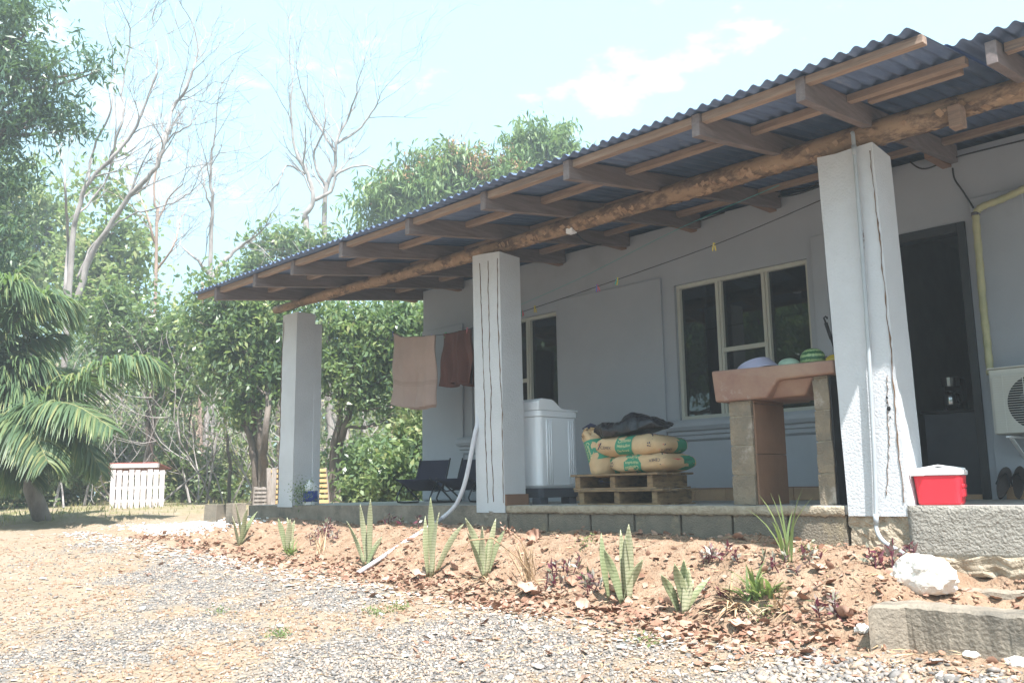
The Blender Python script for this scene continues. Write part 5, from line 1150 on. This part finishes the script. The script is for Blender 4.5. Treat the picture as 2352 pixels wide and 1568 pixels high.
def rock(px, py, r, sq, label, name='boulder', seed=0, m='rock', group=None, lift=0, z=None):
    if z is None: p, _ = gat(px, py)
    else: p = at(px, py, 2, z)
    bm = bmesh.new(); bmesh.ops.create_icosphere(bm, subdivisions=4, radius=1); k = MB()
    for v in bm.verts:
        c_ = v.co.copy(); d = 1+.28*mnoise.noise(c_*1.3+Vector((seed, 0, 0)))+.12*mnoise.noise(c_*3.5+Vector((seed, 2, 0)))+.05*mnoise.noise(c_*9+Vector((seed, 0, 1)))
        k.v.append((p.x+c_.x*d*r, p.y+c_.y*d*r*.8, p.z+lift+max(c_.z, -.6)*d*r*sq+r*sq*.45))
    k.f = [tuple(v.index for v in f.verts) for f in bm.faces]; bm.free(); return tag(k.build(name, m, smooth=False), label, 'boulder' if name == 'boulder' else 'stone', group)
rock(2122, 1362, .165, .74, 'large white limestone boulder resting at the curb, shaded on its left', seed=2, z=-.43, lift=.03)
rock(1980, 1450, .032, .8, 'small round pale stone at the left end of the near curb', 'stone', 5, 'rock')
for i, (x, y, r, l) in enumerate(((2120, 1470, .05, 'flat white stone against the near curb, leftmost of its row'), (2300, 1512, .06, 'largest pale stone below the near curb at the right'), (2230, 1508, .035, 'grey-white stone between the flat white stone and the largest pale stone'), (2340, 1528, .05, 'pale stone at the right edge of the picture'))):
    rock(x, y, r, .5, l, 'stone', 10+i, 'rock', 'pale stones below the curb')
# ---- snake plants
def snake(base, tips, label, wid=.018):
    p, Z = gat(*base); t = thing('snake_plant', label, 'snake plant', p, group='snake plants along the bed')
    for i, tp in enumerate(tips):
        if len(tp) > 2: b0, _ = gat(tp[2], tp[3])
        else: b0 = p+Vector((random.uniform(-.03, .03), random.uniform(-.03, .03), 0))
        tip = dep(tp[0], tp[1], (Vector(b0)-Vector(CAM)).dot(Vector(FW))+random.uniform(-.06, .06)); m = MB(); K = 10; ln = (tip-b0).length; w = wid*random.uniform(.85, 1.15); az = random.uniform(-.8, .8)
        sd = (Vector(RT)*math.cos(az)+Vector(FW)*math.sin(az)).normalized(); bow = Vector((0, 0, 1))*ln*.10
        if abs(tip.x-b0.x)+abs(tip.y-b0.y) < .08: bow = sd*ln*random.uniform(-.06, .06)
        for j in range(K+1):
            u = j/K; q = b0.lerp(tip, u)+bow*math.sin(PI*u); ww = w*(.55+.75*math.sin(PI*min(u*.9, 1))**.8)*(1-u**5)+.0008; nrm = sd.cross(tip-b0).normalized(); tw = sd*math.cos(u*.9-.4)+nrm*math.sin(u*.9-.4); n2 = tw.cross((tip-b0).normalized())
            m.v += [tuple(q-tw*ww+n2*ww*.3), tuple(q-n2*ww*.22), tuple(q+tw*ww+n2*ww*.3)]
        for j in range(K): a = j*3; m.f += [(a, a+1, a+4, a+3), (a+1, a+2, a+5, a+4)]
        o = m.build('leaf', 'snake', t, smooth=True, solid=.003); setrnd(o.data, [random.random()]*len(o.data.polygons))
snake((556, 1250), [(540, 1150), (533, 1184, 550, 1254), (569, 1166), (591, 1174), (578, 1196)], 'snake plant in front of the loose cement blocks, farthest left')
snake((662, 1268), [(639, 1190), (659, 1187), (667, 1192), (677, 1194)], 'short snake plant, second from the left, with grassy leaves at its foot')
snake((846, 1298), [(796, 1196), (827, 1157), (851, 1145), (878, 1231), (872, 1245)], 'snake plant where the white drain pipe ends')
snake((988, 1325), [(989, 1141), (1009, 1176), (1065, 1202, 1000, 1318), (977, 1184)], 'tall pointed snake plant left of the middle column')
snake((1117, 1326), [(1068, 1188), (1108, 1208), (1139, 1190), (1073, 1222), (1163, 1212), (1130, 1225)], 'wide snake plant right below the middle column')
snake((1437, 1386), [(1381, 1223, 1398, 1382), (1387, 1260), (1425, 1215), (1444, 1203), (1436, 1230), (1477, 1284)], 'largest snake plant, in front of the pallets', .021)
snake((1569, 1406), [(1519, 1319), (1549, 1293), (1571, 1284), (1582, 1302), (1633, 1323), (1592, 1330)], 'snake plant farthest right, between pallets and laundry sink', .020)
# ---- grassy and purple plants
def blades(name, label, base, n, ln, wd, m, cat, group, up=.9, spread=.9, arch=.5, tall=1.):
    p, Z = gat(*base); V = []; F = []; R_ = []; n0 = 0
    for k in range(n):
        a = random.uniform(0, 2*PI); d = Vector((math.cos(a)*spread*random.random(), math.sin(a)*spread*random.random(), up)).normalized(); q = p+Vector((random.gauss(0, .02), random.gauss(0, .02), -.005)); L_ = ln*random.uniform(.6, 1.1); s = d.cross(Vector((0, 0, 1)))
        s = s.normalized() if s.length > 1e-3 else Vector((1, 0, 0))
        for j in range(6):
            w = wd*(.6, 1, 1, .8, .5, .05)[j]; V += [tuple(q-s*w), tuple(q+s*w)]; d = (d+Vector((d.x, d.y, 0))*arch*.4-Vector((0, 0, arch*.35))).normalized(); q = q+d*L_/5
        for j in range(5): F.append((n0+2*j, n0+2*j+1, n0+2*j+3, n0+2*j+2))
        R_ += [random.random()]*5; n0 += 12
    o = npmesh(name, np.array(V), np.array(F), 4, m, None, R_); return tag(o, label, cat, group)
SP = 'grassy plants in the bed'
blades('spider_plant', 'yellow-green grassy plant at the foot of the short snake plant', (668, 1275), 22, .20, .007, 'weed', 'spider plant', SP)
blades('spider_plant', 'bright striped grassy plant in the dry litter below the laundry sink', (1735, 1375), 34, .24, .009, 'weed', 'spider plant', SP)
blades('spider_plant', 'second grassy tuft just right of the bright striped one below the sink', (1765, 1372), 20, .20, .008, 'weed', 'spider plant', SP)
blades('tall_grass', 'tall green grass blades growing against the block wall below the sink', (1808, 1288), 9, .40, .008, 'weed', 'grass', SP, up=1.3, spread=.5, arch=.45)
blades('dry_grass_clump', 'dry straw-coloured clump left of the largest snake plant', (1215, 1335), 26, .30, .004, 'straw', 'dry grass', 'dry clumps in the bed', up=1.2, spread=.55, arch=.2)
blades('dry_grass_clump', 'dry grass clump draped at the foot of the wide snake plant', (1120, 1335), 20, .26, .006, 'straw', 'dry grass', 'dry clumps in the bed', up=.7, spread=1.2, arch=.9)
blades('dry_grass_clump', 'dry grass clump beneath the bright striped grassy plant', (1690, 1395), 40, .26, .006, 'straw', 'dry grass', 'dry clumps in the bed', up=.7, spread=1.2, arch=.9)
blades('dry_grass_clump', 'dry grass clump right of the bright striped grassy plant', (1800, 1400), 30, .22, .006, 'straw', 'dry grass', 'dry clumps in the bed', up=.7, spread=1.2, arch=.9)
blades('dry_grass_clump', 'dry stalks standing left of the snake plant by the drain pipe', (740, 1270), 16, .26, .004, 'straw', 'dry grass', 'dry clumps in the bed', up=1.2, spread=.7, arch=.2)
def trad(label, pts, n, h):
    P = []; 
    for (x, y) in pts: p, _ = gat(x, y); P.append(np.array(p))
    P = np.array(P); Q = P[rng.integers(0, len(P), n)]+rng.normal(0, .035, (n, 3))*np.array([1, 1, 0]); 
    st = MB(); VV = []; FF = []; rn = []; 
    for q in Q:
        hh = h*random.uniform(.35, 1); top = Vector(q)+Vector((random.gauss(0, .02), random.gauss(0, .02), hh)); st.tube([Vector(q)-Vector((0, 0, .01)), top], .0035, 4, cap=False)
        for k in range(7):
            VV.append((np.array(top)-np.array([0, 0, hh*.13*k])))
    t = thing('purple_plant', label, 'plant', Vector(P.mean(0)), group='purple striped plants in the bed'); st.build('stems', 'trad', t)
    V, F = leaves(np.array(VV), .058, .36, -.55, .45); r = npmesh('leaves', V, F, 4, 'trad', t, rng.random(len(VV))); r['kind'] = 'stuff'
trad('purple striped plants at the left, above the drain pipe end', [(730, 1235), (745, 1225), (760, 1240), (720, 1250), (750, 1215)], 18, .11)
trad('purple striped sprigs in the shade under the porch slab left of the middle column', [(940, 1205), (970, 1208), (1000, 1215), (905, 1200)], 10, .07)
trad('purple striped plants right of the dry clump below the pallets', [(1290, 1320), (1310, 1330), (1270, 1345), (1330, 1310), (1300, 1350)], 12, .10)
trad('purple striped plants against the block wall below the sink', [(1630, 1290), (1660, 1285), (1690, 1295), (1670, 1310), (1650, 1275)], 11, .08)
trad('purple striped plants around the tall green grass blades', [(1760, 1290), (1790, 1300), (1850, 1290), (1870, 1300), (1810, 1320)], 9, .07)
trad('purple striped plants beside the grey conduit pipe', [(2010, 1300), (2030, 1295), (2050, 1290), (2070, 1300), (2100, 1280), (2020, 1310)], 14, .10)
trad('purple plants in the dry leaves left of the near curb', [(1895, 1410), (1905, 1420), (1870, 1400), (1920, 1395)], 7, .10)
trad('small purple sprigs beside the largest snake plant', [(1500, 1300), (1345, 1345), (1360, 1360), (1610, 1370), (1640, 1380)], 10, .09)
# flower stalk
p, Z = gat(1232, 1350); b = MB(); t = thing('dry_stalk', 'long dry arching flower stalk rising right of the wide snake plant', 'stalk', p)
b.tube([p, dep(1215, 1280, Z), dep(1195, 1240, Z), dep(1170, 1218, Z)], .004, 5); b.build('stem', 'straw', t)
P = rng.normal(0, 1, (60, 3))*.018+np.array(dep(1165, 1217, Z)); V, F = leaves(P, .03, .4); npmesh('flower_head', V, F, 4, 'deadleaf', t, rng.random(60))
p, Z = gat(1240, 1345); b = MB(); b.tube([p, dep(1190, 1280, Z), dep(1130, 1235, Z), dep(1080, 1240, Z), dep(1062, 1265, Z)], .0045, 5); tag(b.build('dry_stalk', 'straw'), 'dry stalk bending over the wide snake plant', 'stalk')

# ---- litter and gravel
def bedz(x, y): return gz(x, y)
def norm_lay(P, off=0.): P[:, 2] = gz(P[:, 0], P[:, 1])+off; return P
# dead leaf: curled 3x2 patch
u = np.linspace(0, 1, 5); TV = []
for i, a in enumerate(u):
    w = (.08, .36, .46, .32, .03)[i]
    for s in (-1, 0, 1): TV.append((a-.5, s*w*.85, .22*abs(s)*w*1.6+.35*(a-.5)**2))
TF = []
for i in range(4):
    for j in range(2): a = i*3+j; TF.append((a, a+3, a+4, a+1))
n = 6000; x = rng.uniform(-7.6, 2.7, n); y = -1.13-.1*x*0+rng.normal(0, .12, n)*(1+.5*(x > -.5)) ; y = np.where(rng.random(n) < .27, rng.uniform(-1.15, -.03, n), y); y = np.where(rng.random(n) < .05, rng.uniform(-2.3, -1.2, n), y)
keep = rng.random(n) < np.interp(x, [-7.6, -4, -1, 2.7], [.25, .55, 1, 1]); keep &= ~((x > .5) & (y < -.85) & (rng.random(len(x)) < .9)); x, y = x[keep], y[keep]; n = len(x)
S = rng.uniform(.020, .052, n)*np.where(rng.random(n) < .10, 1.7, 1)
R_ = rots(n, rng.normal(0, .38, n), None, rng.normal(0, .5, n)+np.where(rng.random(n) < .4, PI, 0))
V, F = scatter(TV, TF, norm_lay(np.stack([x, y, y*0], 1), .014), R_, np.stack([S, S*rng.uniform(.7, 1.1, n), S*rng.uniform(.5, 1.5, n)], 1), .12)
o = npmesh('leaf_litter', V, F, 4, 'deadleaf', None, np.repeat(rng.random(n), len(TF))); o['kind'] = 'stuff'; tag(o, 'drift of curled brown dead leaves along the edge of the bed', 'leaf litter')
def bigleaf(px, py, s, az, label, tilt=.3, roll=.2, m='deadleaf', r=.6):
    p, _ = gat(px, py); b = MB(); R_ = Matrix.Rotation(az, 3, 'Z') @ Matrix.Rotation(tilt, 3, 'Y') @ Matrix.Rotation(roll, 3, 'X'); ph = random.random()*6
    def fn(u, v):
        a = u-.5; w = .40*math.sin(PI*min(max(u, .01), .99))**.7*(1+.10*math.sin(u*23+ph)); c = (v-.5)*2; return tuple(Vector(p)+Vector((0, 0, .03))+R_ @ Vector((a*s, c*w*s, s*(.18*abs(c)**1.5+.3*a*a+.05*math.sin(u*14+c*3+ph)))))
    b.grid(fn, 16, 8); o = b.build('dead_leaf', m, smooth=True); setrnd(o.data, [r]*len(o.data.polygons)); return tag(o, label, 'dead leaf', 'large fallen leaves')
bigleaf(1212, 1368, .17, .3, 'large pale dead leaf below the dry arching stalk', r=.72); bigleaf(1230, 1240, .13, .2, 'dull brown dead leaf leaning on the block wall near the middle column', .1, 1.2, r=.45)
bigleaf(1408, 1368, .15, 1.3, 'big tan dead leaf behind the largest snake plant', .5, .4, r=.7); bigleaf(958, 1330, .13, .5, 'grey-pink dead leaf right of the drain pipe end', r=.72)
bigleaf(1485, 1412, .17, .1, 'large dark curled dead leaf arching over a hollow', .05, 2.9, r=.3); bigleaf(1040, 1312, .10, 1.8, 'upright dead leaf right of the tall pointed snake plant', .9, .3, r=.5)
bigleaf(1030, 1330, .11, .8, 'flat dead leaf below the tall pointed snake plant', r=.5); bigleaf(1338, 1400, .10, .3, 'folded dead leaf between the two largest snake plants', .5, .8, r=.7)
bigleaf(2165, 1470, .12, .3, 'red-brown curled dead leaf against the near curb', .2, .5, r=.95); bigleaf(1880, 1318, .10, .8, 'tan dead leaf on bare soil left of the conduit pipe', r=.7)
bigleaf(1700, 1452, .13, .2, 'pale ragged dead leaf on the gravel edge below the spider plant', .1, .1, r=.7); bigleaf(1935, 1428, .12, 2.6, 'curled dead leaf tucked at the tip of the near curb', .3, .6, r=.45)
bigleaf(1310, 1350, .10, 1., 'brown dead leaf beneath the purple plants', .5, .5, r=.4); bigleaf(2045, 1305, .09, .2, 'dark dead leaf beside the white boulder', .3, .3, r=.3)
# gravel
TVo = np.array([(1, 0, 0), (-1, .1, 0), (0, 1, .1), (.1, -1, 0), (0, 0, .75), (0, 0, -.6), (.6, .6, .35), (-.6, -.5, .4)], float); 
TFo = [(0, 6, 4), (6, 2, 4), (2, 1, 4), (1, 7, 4), (7, 3, 4), (3, 0, 4), (0, 2, 6), (1, 3, 7), (0, 3, 5), (3, 1, 5), (1, 2, 5), (2, 0, 5)]
def polar(n, r0, r1, a0=-.70, a1=.85):
    r = r0*(r1/r0)**rng.random(n); a = math.pi/2+YAW+rng.uniform(-a1, a1, n); return CAM[0]+r*np.cos(a), CAM[1]+r*np.sin(a)
x, y = polar(190000, 2.6, 11); k = (y < -1.16-.1*rng.random(len(x))) & (rng.random(len(x)) < gravel_w(x, y)*.85+.12); x, y = x[k][:68000], y[k][:68000]; n = len(x)
S = rng.uniform(.0045, .012, n)*np.where(rng.random(n) < .06, 1.7, 1)*np.where(x > .35+.3*vn(x*2, y*2), 1.6, 1)
V, F = scatter(TVo, TFo, norm_lay(np.stack([x, y, y*0], 1), .003), rots(n, None, None, None), np.stack([S*1.3, S, S*.8], 1), .2)
o = npmesh('gravel', V, F, 3, 'gravel', None, np.repeat(rng.beta(1.6, 1.6, n), len(TFo))); o['kind'] = 'stuff'; tag(o, 'grey and white gravel spread over the driveway', 'gravel')
# white pebble spill by the cement blocks
p, _ = gat(425, 1205); n = 2600; t_ = rng.random(n); x = p.x+rng.normal(0, .55, n)+0; y = p.y+rng.normal(0, .16, n)-.02; S = rng.uniform(.010, .024, n)
V, F = scatter(TVo, TFo, norm_lay(np.stack([x, y, y*0], 1), .004), rots(n), S, .2); o = npmesh('white_pebbles', V, F, 3, 'shard', None, np.repeat(.55+.2*rng.random(n), len(TFo))); o['kind'] = 'stuff'; tag(o, 'spill of white pebbles left of the cement blocks', 'pebbles')
# tile shards
def shard_t(k=6):
    a = np.sort(rng.uniform(0, 2*PI, k)); r = rng.uniform(.6, 1, k); P = np.stack([np.cos(a)*r, np.sin(a)*r*.7], 1); V = [(x, y, 0) for x, y in P]+[(x, y, .16) for x, y in P]
    F = [(0, i+1, i) for i in range(1, k-1)]+[(k, k+i, k+i+1) for i in range(1, k-1)]
    for i in range(k): j = (i+1) % k; F += [(i, j, k+j), (i, k+j, k+i)]
    return V, F
VV = []; FF = []; RR = []; n0 = 0
for q in range(8):
    TVs, TFs = shard_t(); n = 330; u = rng.random(n); x = rng.uniform(-9, 3, n); y = -1.28-np.abs(rng.normal(0, .22, n)); m_ = u < .4; xx, yy = polar(n, 2.8, 9); x = np.where(m_, xx, x); y = np.where(m_, yy, y); k = (y < -1.2); x, y = x[k], y[k]; n = len(x)
    S = rng.uniform(.009, .026, n)*np.interp(np.hypot(x-CAM[0], y-CAM[1]), [3, 9], [.9, 1.6]); V, F = scatter(TVs, TFs, norm_lay(np.stack([x, y, y*0], 1), .006), rots(n, rng.normal(0, .16, n), None, rng.normal(0, .16, n)), S, .12)
    VV.append(V); FF.append(F+n0); n0 += len(V); RR.append(np.repeat(rng.random(n), len(TFs)))
o = npmesh('tile_rubble', np.concatenate(VV), np.concatenate(FF), 3, 'shard', None, np.concatenate(RR)); o['kind'] = 'stuff'; tag(o, 'small broken tile chips scattered along the driveway edge', 'rubble')
SH = []
for q in range(6):
    TVs, TFs = shard_t(7); me = bpy.data.meshes.new('tile_shard'); me.from_pydata([tuple(v) for v in TVs], [], [tuple(f) for f in TFs]); me.update(); setrnd(me, [(.05, .75, .6, .25, .8, .5)[q]]*len(me.polygons)); me.materials.append(MT['shard']); SH.append(me)
spots = [(2215, 1548), (2060, 1545), (1340, 1452), (1360, 1410), (1205, 1445), (1090, 1400), (1140, 1470), (1260, 1490), (1500, 1520), (1580, 1470), (1650, 1540), (1800, 1480), (1900, 1530), (1750, 1560), (870, 1445), (890, 1475), (1130, 1400), (540, 1285), (625, 1262), (660, 1348), (700, 1390), (760, 1335), (930, 1510), (1000, 1460), (1010, 1545), (640, 1440), (1430, 1490), (1450, 1545), (380, 1230), (250, 1240), (130, 1240), (330, 1400), (840, 1380), (1060, 1350), (1170, 1560), (1235, 1535), (1960, 1560), (2150, 1520), (100, 1330), (480, 1505)]
SHO = []; CN = ['brick-red', 'grey-white', 'pinkish', 'terracotta', 'pale blue-grey', 'tan']
for i, (x, y) in enumerate(spots):
    p, Z = gat(x, y); o = bpy.data.objects.new('tile_shard', SH[i % 6]); COL.objects.link(o); s = random.uniform(.028, .05)*(1.5 if i == 0 else 1)*(.8+Z*.04); o.location = p+Vector((0, 0, .010)); o.scale = (s, s, s*.9); o.rotation_euler = (random.gauss(0, .14), random.gauss(0, .14), random.uniform(0, 6))
    SHO.append((x, o, CN[i % 6]))
def ordinal(n): return str(n)+('th' if 10 < n % 100 < 14 else {1: 'st', 2: 'nd', 3: 'rd'}.get(n % 10, 'th'))
for k, (x, o, c) in enumerate(sorted(SHO, key=lambda q: q[0])): tag(o, c+' broken tile shard lying flat on the driveway, '+ordinal(k+1)+' large shard from the left', 'tile shard', 'broken tile shards on the driveway')
# straw and twigs
x, y = polar(15000, 2.7, 13); k = (y < -.15) & (rng.random(len(x)) < 1.15-gravel_w(x, y)*.7); x, y = x[k], y[k]; n = len(x); L_ = rng.uniform(.02, .13, n); TVt = [(-.5, -.5, 0), (.5, -.35, .2), (.5, .35, .2), (-.5, .5, 0), (0, 0, 1.2)]
V, F = scatter([(-.5, 0, 0), (0, .5, .12), (.5, 0, 0), (0, -.5, .12)], LF, norm_lay(np.stack([x, y, y*0], 1), .008), rots(n, rng.normal(0, .12, n), None, rng.normal(0, .8, n)), np.stack([L_, .003+L_*.03, L_*.5], 1))
o = npmesh('straw_litter', V, F, 4, 'straw', None, rng.random(n)); o['kind'] = 'stuff'; tag(o, 'dry straw and twig bits strewn over the dirt', 'straw')
# dirt clods
x, y = polar(30000, 2.8, 12); k = (y < .0) & (y > -1.25) | (gravel_w(x, y) < .35) & (y < -1.2); x, y = x[k][:12000], y[k][:12000]; n = len(x); S = rng.uniform(.005, .016, n)
V, F = scatter(TVo, TFo, norm_lay(np.stack([x, y, y*0], 1), .002), rots(n), S, .25); MT['clod'] = mat('dirt_clod', (.33, .21, .145), (.27, .165, .11), rough=.95)
o = npmesh('soil_clods', V, F, 3, 'clod', None, None); o['kind'] = 'stuff'; tag(o, 'orange soil clods over the planting bed and dirt', 'soil')
# grass
BL = [(-.5, 0, 0), (.5, 0, 0), (.25, .0, .55), (.0, .12, 1)]
n = 26000; x = rng.uniform(-26, -7.7, n); y = rng.uniform(-7, 12, n); k = rng.random(n) < np.clip(sstep(-9, -13, x)+sstep(1.5, 4, y), 0, 1)*(.35+fbm(x*.8, y*.8)); x, y = x[k], y[k]; n = len(x); S = rng.uniform(.04, .13, n)
V, F = scatter(BL, LF, norm_lay(np.stack([x, y, y*0], 1)), rots(n, rng.normal(0, .3, n), None, rng.normal(0, .3, n)), np.stack([S*.12+.004, S, S], 1)); o = npmesh('grass', V, F, 4, 'grass', None, rng.random(n)); o['kind'] = 'stuff'; tag(o, 'thin dry grass between the dirt yard and the wood', 'grass')
for i, (px, py, nn_, l) in enumerate(((860, 1410, 90, 'tiny green weed on the gravel near the lone weed tuft'), (640, 1462, 140, 'low green weed tuft on the gravel in the lower centre left'), (505, 1408, 60, 'small leafy seedling standing in the dirt at lower left'), (920, 1402, 80, 'tiny weed near the broken tiles left of centre'), (1760, 1418, 60, 'small weed in the dry litter below the sink'), (1345, 1250, 50, 'two-leafed green seedling in the bed under the pallets'), (1860, 1245+20, 60, 'light green weed against the block wall right of the tall grass'), (1480, 1480, 60, 'tiny sprout on the gravel below the snake plant'))):
    p, _ = gat(px, py); P = rng.normal(0, 1, (nn_, 3))*np.array([.04, .04, .012])+np.array([p.x, p.y, 0]); P[:, 2] = gz(P[:, 0], P[:, 1])+np.abs(rng.normal(0, .02, nn_)); V, F = leaves(P, .022, .5, -.3); tag(npmesh('weed', V, F, 4, 'weed', None, rng.random(nn_)), l, 'weed', 'small weeds on the ground')
# ---- even volume added to stand in for lens veiling glare
b = MB(); b.box(-75, 60, -60, 75, -8, 26); hz = bpy.data.materials.new('lens_veil'); hz.use_nodes = True; tt = hz.node_tree; tt.nodes.clear()
pv = tt.nodes.new('ShaderNodeVolumePrincipled'); pv.inputs['Color'].default_value = (.93, .97, 1, 1); pv.inputs['Density'].default_value = .0064; pv.inputs['Anisotropy'].default_value = .3; ho = tt.nodes.new('ShaderNodeOutputMaterial'); tt.links.new(pv.outputs[0], ho.inputs['Volume'])
MT['veil'] = hz; o = b.build('veil', 'veil'); o['kind'] = 'stuff'; tag(o, 'pale sunlit haze added over the yard and trees in place of lens glare', 'veil')
